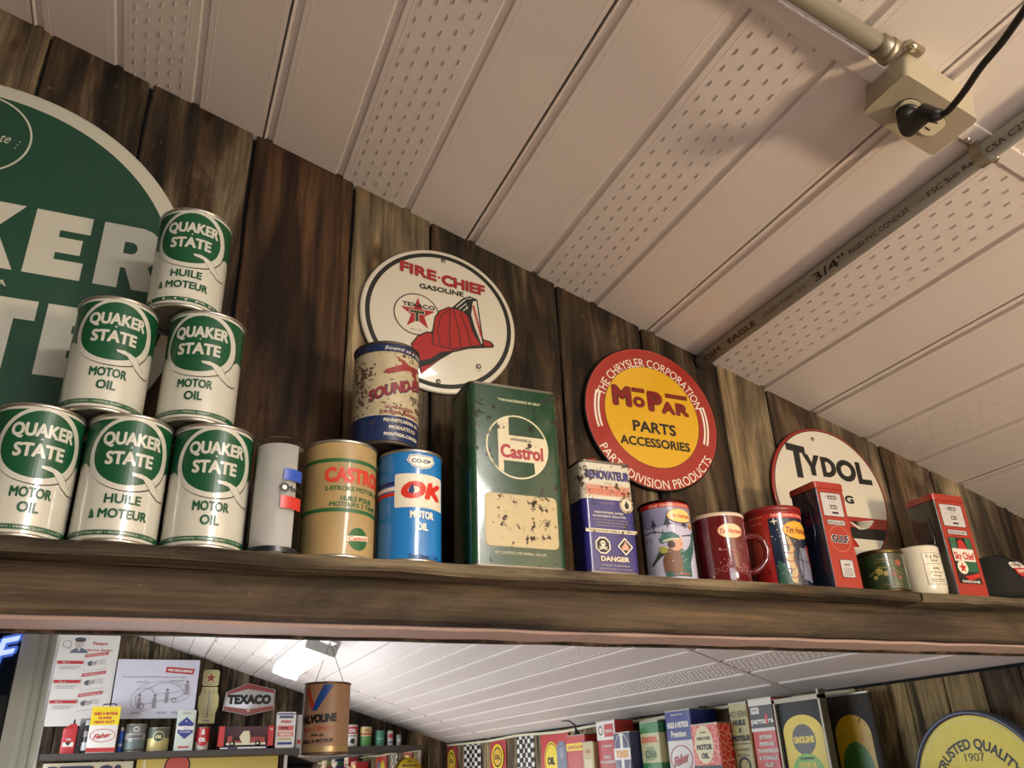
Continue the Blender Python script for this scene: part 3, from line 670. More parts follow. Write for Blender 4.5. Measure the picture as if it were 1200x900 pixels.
# --- red coffee tin
x, y = 1.0235, 1.1435
t = thing('coffee_tin', 'red and dark blue coffee tin with a starry night street scene beside the gas pump', 'tin', (x, y, SH), face(x, y, 14), 'coffee tins on the shelf')
r, h = 0.0495, 0.138; can_parts(t, r, h, paint('#9c1f1a', 0.35, coat=.3), paint('#7d1c1a', .4))
m = MB(); m.lathe([(0.001, h - .001), (r + .0005, h - .001), (r + .002, h + .001), (r + .002, h + .0075), (r, h + .009), (0.001, h + .0088)], 48, paint('#7d1c1a', 0.35)); m.build('plastic_lid', None, t)
P = Print(cylmap(r), 0.005); NB = paint('#1b2a44', 0.2, 0, 0, 90, 0.8, coat=.5)
P.rect(-0.020, 0.09, 0.004, 0.124, NB); P.rect(-0.014, 0.09, 0.1245, 0.134, RL); P.text('FINE GRIND COFFEE', 0.024, 0.129, 0.005, paint('#e8b8a0', .4), 0.076, 0.02)
P.text('CAFE FIN', -0.045, 0.129, 0.003, paint('#d89a80', .4), 0.03, 0.01)
P.hold = True
for k in range(15): P.rect(-0.058, -0.032 - random.uniform(0, .006), 0.091 - k * .0035, 0.0922 - k * .0035, paint('#c96a50', .5))
P.hold = False; P.k += 1
P.text('TIRAGE FIN', -0.045, 0.118, 0.003, paint('#d89a80', .4), 0.028, 0.01); P.ring(-0.031, 0.03, .0035, .0035, .0012, BLK, 6)
P.poly([(0.026, .016), (.052, .012), (.060, .04), (.052, .072), (.028, .070), (.022, .04)], paint('#6f7284', .3)); P.poly([(0.046, .075), (.065, .08), (.068, .03), (.056, .035)], paint('#8a3a3c', .4))
P.line([(0.006, .01), (0.012, .03), (0.006, .05), (0.013, .07), (0.008, .09)], [.013, .010, .012, .008, .005], paint('#b59a6a', .3))
for k in range(5): P.line([(-0.002, .02 + k * .014), (.010, .018 + k * .014), (.020, .023 + k * .014)], .0016, paint('#7a3a30', .4))
P.line([(0.018, .052), (.04, .046), (.062, .05)], .0012, BLK); P.line([(0.026, .018), (0.03, .04), (.028, .068)], .0015, BLK)
P.poly([(-0.018, .004), (0.006, .004), (-0.002, .04), (-0.014, .05)], paint('#1d4a3c', .4))
P.hold = True
for k in range(38):
    a, b = random.uniform(-.017, .07), random.uniform(.008, .12); P.poly(star(a, b, random.uniform(.0008, .002), .35, 4), paint(random.choice(['#c8d0e0', '#8fb0a0', '#d8c890']), .4))
P.hold = False; P.k += 1
P.poly(star(-0.010, .118, .007, .3, 4), CREAM)
P.ell(0.032, 0.102, 0.030, 0.0165, paint('#b5822a', .4)); P.ell(0.032, 0.102, 0.0285, 0.0152, paint('#d9a53a', .35)); P.text('Tim Hortons', 0.034, 0.102, 0.0125, paint('#7a2018', .4), 0.054, 0.025, shear=0.2)
P.build('printed_label', t)
# --- little petrol pump tins
def pump(x0, x1, y0, h, side, label, deco, d=0.066):
    w_ = x1 - x0
    t = thing('pump_tin', label, 'tin', ((x0 + x1) / 2, y0, SH), (0, 0, 0), 'toy gas pump tins on the shelf'); RDP = paint('#992a1a', 0.32, 0, 0, 20, 0.06, coat=.3)
    m = MB(); m.zprism(rrect(w_, d, 0.004, 4, 0, d / 2), 0.0, h - 0.012, side, None, True); sharp(m.build('body', None, t), 35)
    m = MB(); m.zprism(rrect(w_ + .004, d + .004, 0.006, 4, 0, d / 2), h - 0.0125, h - 0.002, RDP, None, True); m.zprism(rrect(w_ + .001, d + .001, 0.005, 4, 0, d / 2), h - 0.002, h, RDP, None, True); sharp(m.build('lid', None, t), 35)
    P = Print(flatmap(0), None); hw = w_ / 2
    P.rect(-hw + .002, hw - .002, 0.0005, h - .0125, metal('#8a8890', .4)); P.rect(-hw + .0032, hw - .0015, 0.001, h - .0125, RDP)
    GP = paint('#b9b4b4', .3)
    P.rr(0, h - 0.042, w_ * .76, 0.045, .002, BLK); P.rr(0, h - 0.042, w_ * .72, 0.043, .002, GP)
    P.rect(-.008, .012, h - .032, h - .025, BLK); P.text('0.00', 0.002, h - .0285, .004, WHITE, .015, .02); P.rect(-.006, .010, h - .050, h - .043, BLK); P.text('00.0', 0.002, h - .0465, .004, WHITE, .013, .02); P.rect(-.004, .011, h - .059, h - .0555, BLK)
    P.ell(-.019, h - .039, .001, .001, BLK, 8); P.ell(.019, h - .039, .001, .001, BLK, 8); P.text('THIS SALE', .002, h - .037, .002, paint('#b06a60', .4), .014, .0); P.line([(-.018, h - .028), (-.010, h - .028)], .001, paint('#777777', .4)); P.line([(.014, h - .028), (.020, h - .028)], .001, paint('#777777', .4))
    P.rr(0.0, h - .0755, w_ * .66, .0095, .003, BLK); P.rr(0.0, h - .0755, w_ * .62, .0082, .0025, GP); P.text('REGULAR', 0, h - .0755, .0048, INK, w_ * .55, .02)
    deco(P, hw, h); P.build('printed_front', t)
    # embossed hose bracket on the left side
    m = MB()
    for z, a in ((h - .05, .010), (h - .058, .006)): m.box(-hw - .0012, -hw, d / 2 - a, d / 2 + a, z, z + .006, side)
    m.tube([(-hw - .0015, d / 2 - .012, h - .045), (-hw - .002, d / 2 - .014, h - .09), (-hw - .002, d / 2 - .004, h - .12), (-hw - .002, d / 2 + .008, h - .09)], .0012, 6, side); m.build('hose_relief', None, t)
    return t
def deco_gulf(P, hw, h):
    P.ring(0.001, h - .105, .0235, .0235, .0006, paint('#d8a080', .4), 40)
    P.text('GULF', 0.001, h - .105, .0155, WHITE, .040, .07); P.text('GULF', 0.001, h - .105, .0145, paint('#171c3c', .3), .038, .045)
    P.rr(0.004, h - .158, .030, .032, .003, BLK); P.rr(0.004, h - .158, .028, .030, .0025, paint('#b9b4b4', .3)); P.text('LEAD', .004, h - .151, .0042, INK, .014, .04)
    for k in range(5): P.rect(-.006, .014, h - .1585 - k * .003, h - .1575 - k * .003, paint('#66605c', .4))
pump(1.0795, 1.1445, 1.081, 0.194, paint('#141c30', 0.3, 0, 0, 30, .1, coat=.3), 'small red and navy toy gas pump tin in front of the winged sign', deco_gulf)
def deco_sky(P, hw, h):
    z = h - .086; b = z - .088
    P.rect(-.030, .030, b, z, INK)
    for k in range(5): P.rect(-.028, -.012, z - .004 - k * .0042, z - .0015 - k * .0042, paint('#3c7a58', .4)); P.rect(.014, .028, z - .004 - k * .0042, z - .0015 - k * .0042, paint('#3c7a58', .4))
    P.poly([(-.010, z - .022), (-.008, z - .008), (0, z - .003), (.008, z - .008), (.014, z - .022)], RL); P.rect(-.028, .028, z - .046, z - .022, paint('#d8cfc4', .35))
    P.text('Sky Chief', 0, z - .035, .015, RL, .053, .03)
    P.rect(-.002, .028, z - .066, z - .047, paint('#1f5a3c', .4)); P.ell(-.012, z - .058, .0135, .0125, CREAM, 30); P.poly(star(-.012, z - .0585, .0115), RL)
    P.poly([(-.006, z - .074), (.028, z - .067), (.028, z - .075), (-.002, z - .083), (-.014, z - .074)], RL); P.text('GASOLINE', 0, b + .0038, .0045, WHITE, .046, .03)
t = pump(1.3745, 1.4565, 1.0800, 0.198, paint('#2a2624', 0.35, 0, 0, 30, .1, coat=.3), 'small red and black toy gas pump tin beside the white mug', deco_sky)
# --- small green round tin
x, y = 1.2285, 1.109
t = thing('small_tin', 'short round dark green tin with faint gold floral print', 'tin', (x, y, SH), face(x, y, 10))
r, h = 0.0405, 0.076; can_parts(t, r, h, paint('#2b3a20', 0.25, 0, 0, 60, .35, coat=.3), metal('#4a3f28', .4), 0.001)
m = MB(); m.lathe([(r, h - .008), (r + .0012, h - .007), (r + .0012, h - .0015), (r, h)], 48, metal('#5a4c2c', .4)); m.build('lid_band', None, t)
P = Print(cylmap(r), .005); GD = paint('#8a7a3c', .35)
P.text('TABAC', -0.002, .058, .0032, GD, .02, .01); P.text('DE LUXE CUT', -0.002, .0535, .0028, GD, .03, .01)
for a, b, R, c_ in ((-.012, .036, .008, GD), (-.002, .032, .006, GD), (.012, .030, .007, paint('#6a3a28', .4)), (.022, .024, .005, paint('#7a4a30', .4)), (.024, .05, .008, paint('#8a4c34', .4)), (-.02, .026, .005, GD)):
    P.poly(star(a, b, R, .6, 7), c_)
P.text('Fine Cut', .008, .012, .004, GD, .03, .01, shear=.2); P.line([(-.03, .03), (-.01, .044), (.01, .04), (.028, .03)], .0012, GD)
P.build('printed_label', t)
# --- white mug
x, y = 1.3315, 1.1105
t = thing('mug', 'white ceramic mug with black lettered panel standing between green tin and pump', 'mug', (x, y, SH), face(x, y, 18))
CW = paint('#cfc8b4', 0.12, 0, 0, 10, .03, coat=.6); r, h = 0.0375, 0.091
m = MB(); m.lathe([(0.001, 0.003), (0.028, 0.003), (0.029, 0.0), (0.032, 0.0), (0.0355, 0.006), (0.0372, 0.02), (r, 0.04), (r, h - .003), (r - .0015, h), (r - .004, h - .003), (r - .0045, .01), (.001, .007)], 56, CW); m.build('body', None, t)
m = MB(); m.tube([(-0.030, 0.015, 0.070), (-0.041, 0.017, 0.071), (-0.053, 0.02, 0.062), (-0.056, 0.021, 0.047), (-0.053, 0.02, 0.03), (-0.044, 0.017, 0.020), (-0.030, 0.014, 0.018)], .005, 12, CW); m.build('handle', None, t)
P = Print(cylmap(r), .005); P.rect(-.006, .036, .018, .076, INK); P.rect(-.0053, .0353, .0187, .0753, CW)
for s_, v, hh, ww in (('C.J. Ryb', .070, .0062, .030), ('Line', .062, .0055, .014), ('Jeep', .048, .005, .014), ('JT Grocery', .040, .0035, .027), ('Garage', .034, .0035, .018), ('433 254-8', .0265, .0038, .028)): P.text(s_, .015, v, hh, INK, ww, .025)
P.rect(-.002, .032, .055, .0557, INK); P.rect(.002, .030, .0222, .0229, INK); P.build('printed_label', t)
# --- black caps
def cap(name, label, x, y, rot, badge):
    t = thing(name, label, 'cap', (x, y, SH), (0, 0, rot)); BC = paint('#1a1815', 0.9, 0, 0, 80, .25)
    m = MB(); prof = [(0.088 * math.cos(a), 0.004 + 0.098 * math.sin(a) ** 0.9 if a > 0 else 0.001) for a in [PI / 2 * k / 12 for k in range(13)]]
    prof[-1] = (0.002, 0.102); prof.insert(0, (0.086, 0.0)); m.lathe(prof, 48, BC, Matrix.Diagonal((1.0, 1.0, 1, 1))); m.build('crown', None, t)
    m = MB()
    for k in range(6):
        a = PI / 3 * k; m.tube([((0.089 * math.cos(b)) * math.sin(a), -(0.089 * math.cos(b)) * math.cos(a), 0.004 + 0.0992 * math.sin(b) ** .9) for b in [PI / 2 * j / 10 for j in range(10)]], .0012, 5, BC)
    m.lathe([(0.001, .1035), (.006, .1035), (.007, .101)], 16, BC); m.build('seam', None, t)
    # brim
    m = MB(); top = []; n = 16
    for k in range(n + 1):
        a = math.radians(-58 + 116 * k / n); top.append((0.086 * math.sin(a), -0.086 * math.cos(a), .006)); L = 0.122 - 0.02 * (abs(a) / 1.01) ** 2.4
        top.append((L * math.sin(a) * .86, -L * math.cos(a), 0.001 + .004 * (1 - abs(a))))
    V = top + [(a, b, c_ + .003) for a, b, c_ in top]; F = []; N = len(top)
    for k in range(n): F += [(2 * k, 2 * k + 2, 2 * k + 3, 2 * k + 1), (N + 2 * k, N + 2 * k + 1, N + 2 * k + 3, N + 2 * k + 2), (2 * k + 1, 2 * k + 3, N + 2 * k + 3, N + 2 * k + 1)]
    m.add(V, F, BC, True); m.build('brim', None, t)
    if badge:
        def fm(u, v, off):
            u *= .85; v = .062 + (v - .05) * .8
            a = u / 0.088; q = max(0, min(1, (v - 0.004) / 0.098)) ** (1 / .9); rr = 0.088 * math.sqrt(max(0, 1 - q * q)) + .0016 + off
            return (rr * math.sin(a), -rr * math.cos(a), v)
        P = Print(fm, .004, .0001); P.poly([(-.022, .066), (-.014, .071), (0, .069), (.014, .071), (.022, .066), (.022, .052), (-.022, .052)], WHITE); P.poly([(-.018, .052), (.018, .052), (.017, .036), (.009, .028), (-.009, .028), (-.017, .036)], RL)
        P.text('CITIES', 0, .061, .008, INK, .030, .04); P.text('1932', 0, .043, .010, WHITE, .026, .03); P.build('badge', t)['label'] = 'white and red shield badge'
cap('cap', 'black baseball cap with white and red shield badge, beside the red pump tin', 1.588, 1.155, math.radians(-14), True)
cap('cap', 'plain black baseball cap at the right picture edge behind the badge cap', 1.83, 1.155, math.radians(-52), False)
# ================================================================ signs on the wall
def disc_sign(name, label, x, z, R, y=1.2425, edge=None, tilt=0.0, holes=()):
    t = thing(name, label, 'sign', (x, y, EYE + z), (0, tilt, 0)); e = edge or INK
    m = MB(); T = Matrix.Rotation(PI / 2, 4, 'X')
    m.lathe([(0.0005, 0.006), (R - .004, 0.006), (R - .001, .0045), (R, .002), (R - .001, 0.0005), (0.0005, 0.0003)], 96, e, T); m.build('sign_plate', None, t)
    P = Print(flatmap(-0.0061), None, 0.00003)
    for a, b in holes:
        h_ = MB(); h_.lathe([(0.0003, 0.0085), (.003, .0082), (.0045, .0072), (.0045, .0058)], 12, metal('#8a8478', .4), Matrix.Translation((a, 0, b)) @ T); h_.build('screw', None, t)
    return t, P
IV = paint('#cdc6b4', 0.3, 0, 0, 12, .04, coat=.2)
mm_ = lambda pts: [(a / 1000, b / 1000) for a, b in pts]
# big oval green sign
QW = paint('#b9b6a6', 0.5, 0, 0, 9, .12); QG = paint('#123f2b', 0.5, 0, 0, 8, .1)
t, P = disc_sign('round_sign', 'huge dark green round sign with cream border and block letters behind the can pyramid', -0.356, 0.7055, 0.3495, edge=QW)
P.ell(0, 0, 0.322, 0.322, QG, 96)
P.ring(0, 0.243, 0.078, 0.078, 0.003, QW, 64); P.text('Quaker State', 0.0, 0.243, 0.02, QW, 0.10, 0.01, shear=.3)
for k in range(3): P.ell(0.062 - k * .002, 0.243 - .002 - k * .007, .0012, .0012, QW, 8)
def blk(P, st, xs, z, h, mat):
    for c_, (a, b) in zip(st, xs): P.text(c_, (a + b) / 2, z, h, mat, b - a, 0.11)
def block(P, ch, x0, w_, zc, h, mat, bg):
    y0 = zc - h / 2; q = lambda pts: [(x0 + a * w_, y0 + b * h) for a, b in pts]
    if ch == 'E': P.poly(q([(0, 0), (.92, 0), (.92, .27), (.44, .27), (.44, .38), (.84, .38), (.84, .62), (.44, .62), (.44, .73), (.94, .73), (.94, 1), (0, 1)]), mat)
    if ch == 'T': P.poly(q([(.3, 0), (.7, 0), (.7, .72), (1, .72), (1, 1), (0, 1), (0, .72), (.3, .72)]), mat)
    if ch == 'K': P.poly(q([(0, 0), (.38, 0), (.38, .32), (.42, .37), (.62, 0), (1.04, 0), (.68, .6), (1.02, 1), (.6, 1), (.38, .7), (.38, 1), (0, 1)]), mat)
    if ch == 'R':
        P.poly(q([(0, 0), (.38, 0), (.38, .32), (.46, .32), (.62, 0), (1.05, 0), (.82, .38), (.93, .47), (.99, .6), (.99, .74), (.93, .88), (.82, .96), (.66, 1), (0, 1)]), mat)
        P.poly(q([(.38, .55), (.52, .55), (.58, .58), (.61, .64), (.58, .71), (.52, .74), (.38, .74)]), bg)
    if ch == 'A': P.poly(q([(0, 0), (.36, 0), (.4, .16), (.6, .16), (.64, 0), (1, 0), (.7, 1), (.3, 1)]), mat); P.poly(q([(.44, .36), (.56, .36), (.5, .66)]), bg)
    if ch == 'U': P.poly(q([(.2, 0), (.8, 0), (1, .25), (1, 1), (.62, 1), (.62, .3), (.38, .3), (.38, 1), (0, 1), (0, .25)]), mat)
for ch, x0, w_ in (('R', .206, .089), ('E', .1095, .085), ('K', -.002, .095), ('A', -.105, .1), ('U', -.197, .086)): block(P, ch, x0, w_, .063, .117, QW, QG)
P.text('Q', -0.255, 0.063, 0.117, QW, 0.098, .08)
P.text('CANADA', 0.056, -0.0195, 0.011, QW, 0.078, .02)
for ch, x0, w_ in (('E', .155, .085), ('T', .052, .09), ('A', -.045, .096), ('T', -.14, .09)): block(P, ch, x0, w_, -.1015, .118, QW, QG)
P.text('S', -.195, -.1015, .118, QW, .09, .08)
P.build('printed_face', t)
# red fire helmet sign
t, P = disc_sign('round_sign', 'white round gasoline sign with black ring and a red fire helmet', 0.418, 0.757, 0.1495, edge=IV, holes=((0.005, .1275), (-.004, -.128)))
P.ring(0, 0, .1405, .1405, .0085, INK, 96); SR = paint('#9c2422', 0.35, 0, 0, 20, .05)
fc = [('FIRE', -.043, 0.093, .072), ('-', -.0045, .0885, .009), ('CHIEF', .046, .084, .084)]
P.text('FIRE', -.0435, .095, .025, INK, .0715, .06, slope=-.13); P.text('FIRE', -.0435, .0955, .024, SR, .070, .035, slope=-.13)
for st, cx_, ww, vv in (('CHIEF', .0455, .086, .0835),): P.text(st, cx_, vv - .0005, .0255, INK, ww + .0015, .06, slope=-.09); P.text(st, cx_, vv, .0245, SR, ww, .035, slope=-.09)
P.rect(-.006, .000, .0865, .0905, SR)
P.text('GASOLINE', .002, .0625, .0115, INK, .087, .045, slope=-.02)
P.ell(-.0455, .001, .0432, .0432, INK, 64); P.ell(-.0455, .001, .041, .041, IV, 64)
st_ = star(-.0435, .002, .0345, .385); P.poly(st_, SR)
P.poly(mm_([(-60, 9), (-30, 10), (-30, 2), (-41, 2), (-41, -15), (-49, -15.5), (-49, 2), (-60, 2)]), IV); P.poly(mm_([(-59, 8), (-31, 9), (-31, 3), (-42, 3), (-42, -14), (-48, -14.5), (-48, 3), (-59, 3)]), paint('#35402c', .4))
P.text('TEXACO', -.042, .0195, .0095, INK, .062, .05)
P.text('REG. U.S.', -.046, -.031, .003, INK, .02, .02)
P.poly(mm_([(-14, -32), (-26, -31), (-43, -42), (-56, -62), (-46, -84), (-36, -119), (-18, -101), (0, -84), (23, -66), (54, -53), (85, -46), (103, -42), (105, -37), (99, -30), (78, -26), (62, -40), (20, -58)]), INK)
P.poly(mm_([(-13, -35), (-26, -34), (-42, -45), (-53, -62), (-46, -80), (-36, -92), (-20, -86), (0, -69), (23, -62), (54, -49), (84, -42), (101, -39), (98, -33), (78, -28), (62, -38), (20, -57), (-12, -52)]), SR)
P.poly(mm_([(-36, -120), (-36, -104), (-18, -97), (0, -80), (-16, -97)]), SR)
P.poly(mm_([(-16, -57), (-16, -27), (-12, 1), (-3, 17), (16, 29), (39, 27), (58, 20), (64, -12), (72, -28), (80, -41), (56, -50), (20, -60)]), INK)
P.poly(mm_([(-14, -56), (-13, -27), (-10, -1), (-1, 15), (16, 26.5), (38, 25), (55, 18), (61, -13), (69, -28), (77, -40), (54, -48), (20, -58)]), SR)
for l_ in ([(0, -57), (-6, -25), (0, 5), (17, 24)], [(18, -57), (17, -21), (19, 26)], [(38, -51), (35, -18), (25, 24)], [(58, -45), (52, -14), (37, 23)]): P.line(mm_(l_), [.0018] * len(l_), INK)
P.poly(mm_([(21, 27), (45, 54), (58, 60), (73, 56), (85, -42), (79, -43), (62, -14), (52, 17), (40, 24)]), INK)
P.poly(mm_([(64, 50), (60, 20), (67, -6), (79, -38), (81, -38), (71, 52)]), IV); 
for k in range(12):
    a = 61 + k * 1.3; b = 38 - k * 5.4; P.poly(mm_([(a, b), (a + 6, b + 5), (a + 5, b - 4)]), SR)
P.line(mm_([(30, 30), (48, 50)]), .002, IV); P.line(mm_([(36, 27), (50, 42), (52, 30)]), .0018, IV); P.line(mm_([(44, 25), (54, 36)]), .0016, IV); P.line(mm_([(49, 52), (62, 56)]), .0015, IV)
P.ell(.073, -.086, .0048, .0048, INK, 20); P.poly(star(.073, -.086, .004), IV); P.text('MADE IN', .073, -.094, .002, INK, .009, .0)
P.build('printed_face', t)
# yellow and red parts sign
t, P = disc_sign('round_sign', 'yellow round parts and accessories sign with wide red lettered border', 0.8555, 0.620, 0.1515, edge=INK)
MR2 = paint('#9a2a20', 0.35, 0, 0, 14, .06, coat=.2); MY = paint('#d6a51e', 0.3, 0, 0, 12, .04, coat=.2); MD = paint('#7d1d1c', .35)
P.ell(0, 0, .1485, .1485, MR2, 96); P.ring(0, .0, .1475, .1475, .0012, paint('#b5473a', .35), 96); P.ell(0, 0.002, .1075, .1075, INK, 96); P.ell(0, 0.002, .1065, .1065, MY, 96)
P.text('THE CHRYSLER CORPORATION', 0, 0, .0195, WHITE, .305, .01, arc=(0, 0, .1185, 90, False)); P.text('PARTS DIVISION PRODUCTS', 0, 0, .0195, WHITE, .285, .01, arc=(0, 0, .1375, 270, True))
for a in (166, 346):
    for R in (.121, .1285): P.ring(0, 0, R + .002, R + .002, .004, WHITE, 14, a - 17 if a > 300 else a - 3, a + 20 if a > 300 else a + 30) if False else P.ring(0, 0, R + .002, R + .002, .0042, WHITE, 14, (161 if a < 200 else -21), (196 if a < 200 else 17))
for dx, col, bo in ((0, INK, .085), (0, MD, .05)):
    e = 0 if bo == .05 else .0012
    P.text('M', -.0665, .038, .047, col, .043 + e, bo); P.text('O', -.0285, .029, .024, col, .026 + e, bo); P.rect(-.0415 - e, -.0145 + e, .0505 - e, .0575 + e, col)
    P.text('P', .009, .0355, .047, col, .034 + e, bo); P.text('A', .0385, .0255, .029, col, .031 + e, bo); P.text('R', .0715, .0255, .029, col, .030 + e, bo); P.rect(.036 - e, .0855 + e, .0485 - e, .0555 + e, col)
P.text('PARTS', .0005, -.0225, .0245, INK, .098, .03); P.text('ACCESSORIES', -.001, -.0545, .0195, INK, .157, .03)
P.build('printed_face', t)
# white sign with red edge and wings
t, P = disc_sign('round_sign', 'white round sign with thin red edge and black lettering behind the pump tin', 1.277, 0.497, 0.153, edge=MR2, holes=((-.022, .126),))
P.ell(0, 0, .1475, .1475, INK, 96); P.ell(0, 0, .1455, .1455, IV, 96)
def seg(y0, y1, mat, R=.1455):
    pts = []
    for k in range(13):
        y_ = y0 + (y1 - y0) * k / 12; pts.append((math.sqrt(R * R - y_ * y_), y_))
    P.poly(pts + [(-a, b) for a, b in pts[::-1]], mat)
seg(-.062, -.0395, MR2); seg(-.086, -.062, INK)
def pq(x0, y0, w_, h, pts, mat): P.poly([(x0 + a * w_, y0 + b * h) for a, b in pts], mat)
pq(-.100, .034, .050, .076, [(.33, 0), (.66, 0), (.68, .74), (1, .72), (1, .93), (0, 1), (0, .78), (.35, .76)], INK)
pq(-.060, .042, .046, .047, [(.36, 0), (.64, 0), (.66, .42), (1, 1), (.68, 1), (.5, .62), (.33, 1), (0, 1), (.34, .42)], INK)
pq(-.0125, .0425, .040, .045, [(0, 0), (.45, 0), (.75, .1), (.95, .3), (1, .5), (.95, .72), (.75, .9), (.45, 1), (0, 1)], INK); pq(-.0125, .0425, .040, .045, [(.3, .24), (.45, .24), (.62, .34), (.68, .5), (.62, .66), (.45, .76), (.3, .76)], IV)
P.ell(.0545, .0625, .027, .0245, INK); P.ell(.0545, .0625, .0135, .0125, IV)
pq(.084, .036, .039, .050, [(0, 0), (1, 0), (1, .24), (.34, .24), (.34, 1), (0, 1)], INK)
P.text('FLYING', -.0, -.002, .0185, INK, .115, .055)
for s in (-1, 1):
    for k in range(7):
        a0 = math.radians(8 - k * 13); L = .068 - k * .005
        p = [(s * (.030 + .004 * math.cos(a0)), -.052), (s * (.034 + L * math.cos(a0 * .62)), -.047 + L * math.sin(a0 * .62) * .62), (s * (.034 + (L - .006) * math.cos(a0 * .62 - .12)), -.049 + (L - .006) * math.sin(a0 * .62 - .12) * .7)]
        P.poly(p, IV)
for s_ in (-1, 1):
    for k in range(6):
        a0 = math.radians(-4 - k * 13) * .62; P.line([(s_ * .036, -.050), (s_ * (.036 + (.062 - k * .005) * math.cos(a0)), -.048 + (.062 - k * .005) * math.sin(a0) * .62)], .0012, INK)
P.text('A', 0, -.062, .05, MR2, .055, .08)
P.poly([(.034, -.087), (.045, -.104), (-.045, -.104), (-.034, -.087)], MR2)
P.build('printed_face', t)
# ================================================================ fittings on the near ceiling
def on_ceil(x, y, d=0.0):
    return (x - d * math.sin(AL), y, cz(x) - d * math.cos(AL))
STEEL = metal('#a39a84', 0.45); GRAYP = paint('#a9b0aa', 0.35, 0, 0, 30, .05); GRAYM = paint('#8f8878', 0.4, 0.3, 0, 30, .05)
# plastic conduit with printed lettering, running along the building
r = 0.0148; cxx = 1.003
t = thing('plastic_conduit', 'grey plastic conduit pipe with black printed lettering along the ceiling', 'conduit', on_ceil(cxx, 0, r + .001))
m = MB(); m.tube([(0, -3.0, 0), (0, 0.0, 0), (0, 1.2435, 0)], r, 32, GRAYP); m.build('pipe', None, t)
a0 = math.atan2(-.61, -.79)
def pipe_map(u, v, off):
    a = a0 - v / r
    return ((r + off) * math.cos(a), -u, (r + off) * math.sin(a))
P = Print(pipe_map, None, .00005); P.vstep = .0018; P.base = .00005
for st, y_, hh, ww, bo in (('OJM', 1.19, .0105, .052, .02), ('EAGLE', 1.095, .0105, .083, .03), ('LISTED RIGID', .985, .006, .085, .0), ('(21)', .925, .006, .022, .0), ("3/4''", .855, .0145, .075, .02), ('RIGID PVC CONDUIT', .745, .0082, .125, .01), ('\u2014', .66, .008, .018, .0), ('FSC Sun Res', .605, .0082, .085, .01), ('\u2022 CSA C22.2', .515, .0082, .085, .01), ('211', .44, .008, .03, .01), ('FT4 90\u00b0C', .37, .008, .06, .01)):
    P.text(st, -y_, 0.001, hh, INK, ww, bo)
P.build('printed_lettering', t)
# metal conduit along the slope, ending in the box
t = thing('metal_conduit', 'grey metal conduit running down the slope into the outlet box', 'conduit', on_ceil(0.795, 0.507, .021), (0, AL, 0))
m = MB(); m.tube([(-2.6, 0, 0), (-1.0, 0, 0), (-0.02, 0, 0)], .0125, 28, GRAYM); m.build('pipe', None, t)
m = MB(); m.tube([(-.022, 0, 0), (-0.006, 0, 0), (0.0, 0, 0)], [.0155, .0155, .0165], 28, STEEL); m.tube([(-.008, 0, 0), (0.0015, 0, 0)], .0185, 8, STEEL); m.build('connector', None, t)
# outlet box
t = thing('outlet_box', 'beige metal outlet box with duplex receptacle on the ceiling', 'outlet box', on_ceil(0.874, 0.541, 0), (0, AL, 0))
BXM = paint('#a89d86', 0.4, 0.15, 0, 20, .06)
m = MB(); m.zprism(rrect(.122, .073, .007, 4), -.049, 0, BXM, None, True); sharp(m.build('box_body', None, t), 35)
m = MB(); m.zprism(rrect(.124, .075, .006, 4), -.0525, -.049, BXM, None, True); sharp(m.build('cover_plate', None, t), 35)
IVR = paint('#d8cdb0', .35)
for s in (-1, 1):
    m = MB(); cpl = []
    for k in range(24):
        a = 2 * PI * k / 24; cpl.append((s * .0205 + max(-.0145, min(.0145, .017 * math.cos(a))), .017 * math.sin(a)))
    m.zprism([(s * .0205 + max(-.0145, min(.0145, .0175 * math.cos(2 * PI * k / 24))) * 1.0, .0175 * math.sin(2 * PI * k / 24)) for k in range(24)], -.0545, -.0525, INK, None, True)
    m.zprism(cpl, -.0555, -.0545, IVR, None, True); rc = m.build('receptacle', None, t); sharp(rc, 35)
    m = MB(); m.box(s * .0205 - .0042, s * .0205 + .0042, .0055, .0072, -.0562, -.0545, INK); m.box(s * .0205 - .0035, s * .0205 + .0035, -.0075, -.0058, -.0562, -.0545, INK); m.lathe([(.0001, -.0562), (.0024, -.0562), (.0024, -.0545)], 12, INK, Matrix.Translation((s * .0205 - s * .0102, 0, 0))); m.build('slots', None, rc)
m = MB(); m.lathe([(.0001, -.055), (.002, -.0545), (.0028, -.053), (.0028, -.052)], 14, metal('#7a5a38', .4)); m.build('cover_screw', None, t)
m = MB(); m.zprism(rrect(.03, .018, .008, 5, -.055, -.045), -.003, -.0002, BXM, None, True); m.zprism(rrect(.02, .022, .004, 4, -.05, -.036), -.003, -.0002, BXM); er = m.build('mounting_ear', None, t)
m = MB(); m.lathe([(.0001, -.009), (.004, -.0085), (.006, -.006), (.0065, -.003)], 16, metal('#c8c0a8', .25), Matrix.Translation((-.058, -.046, 0))); m.build('screw', None, er)
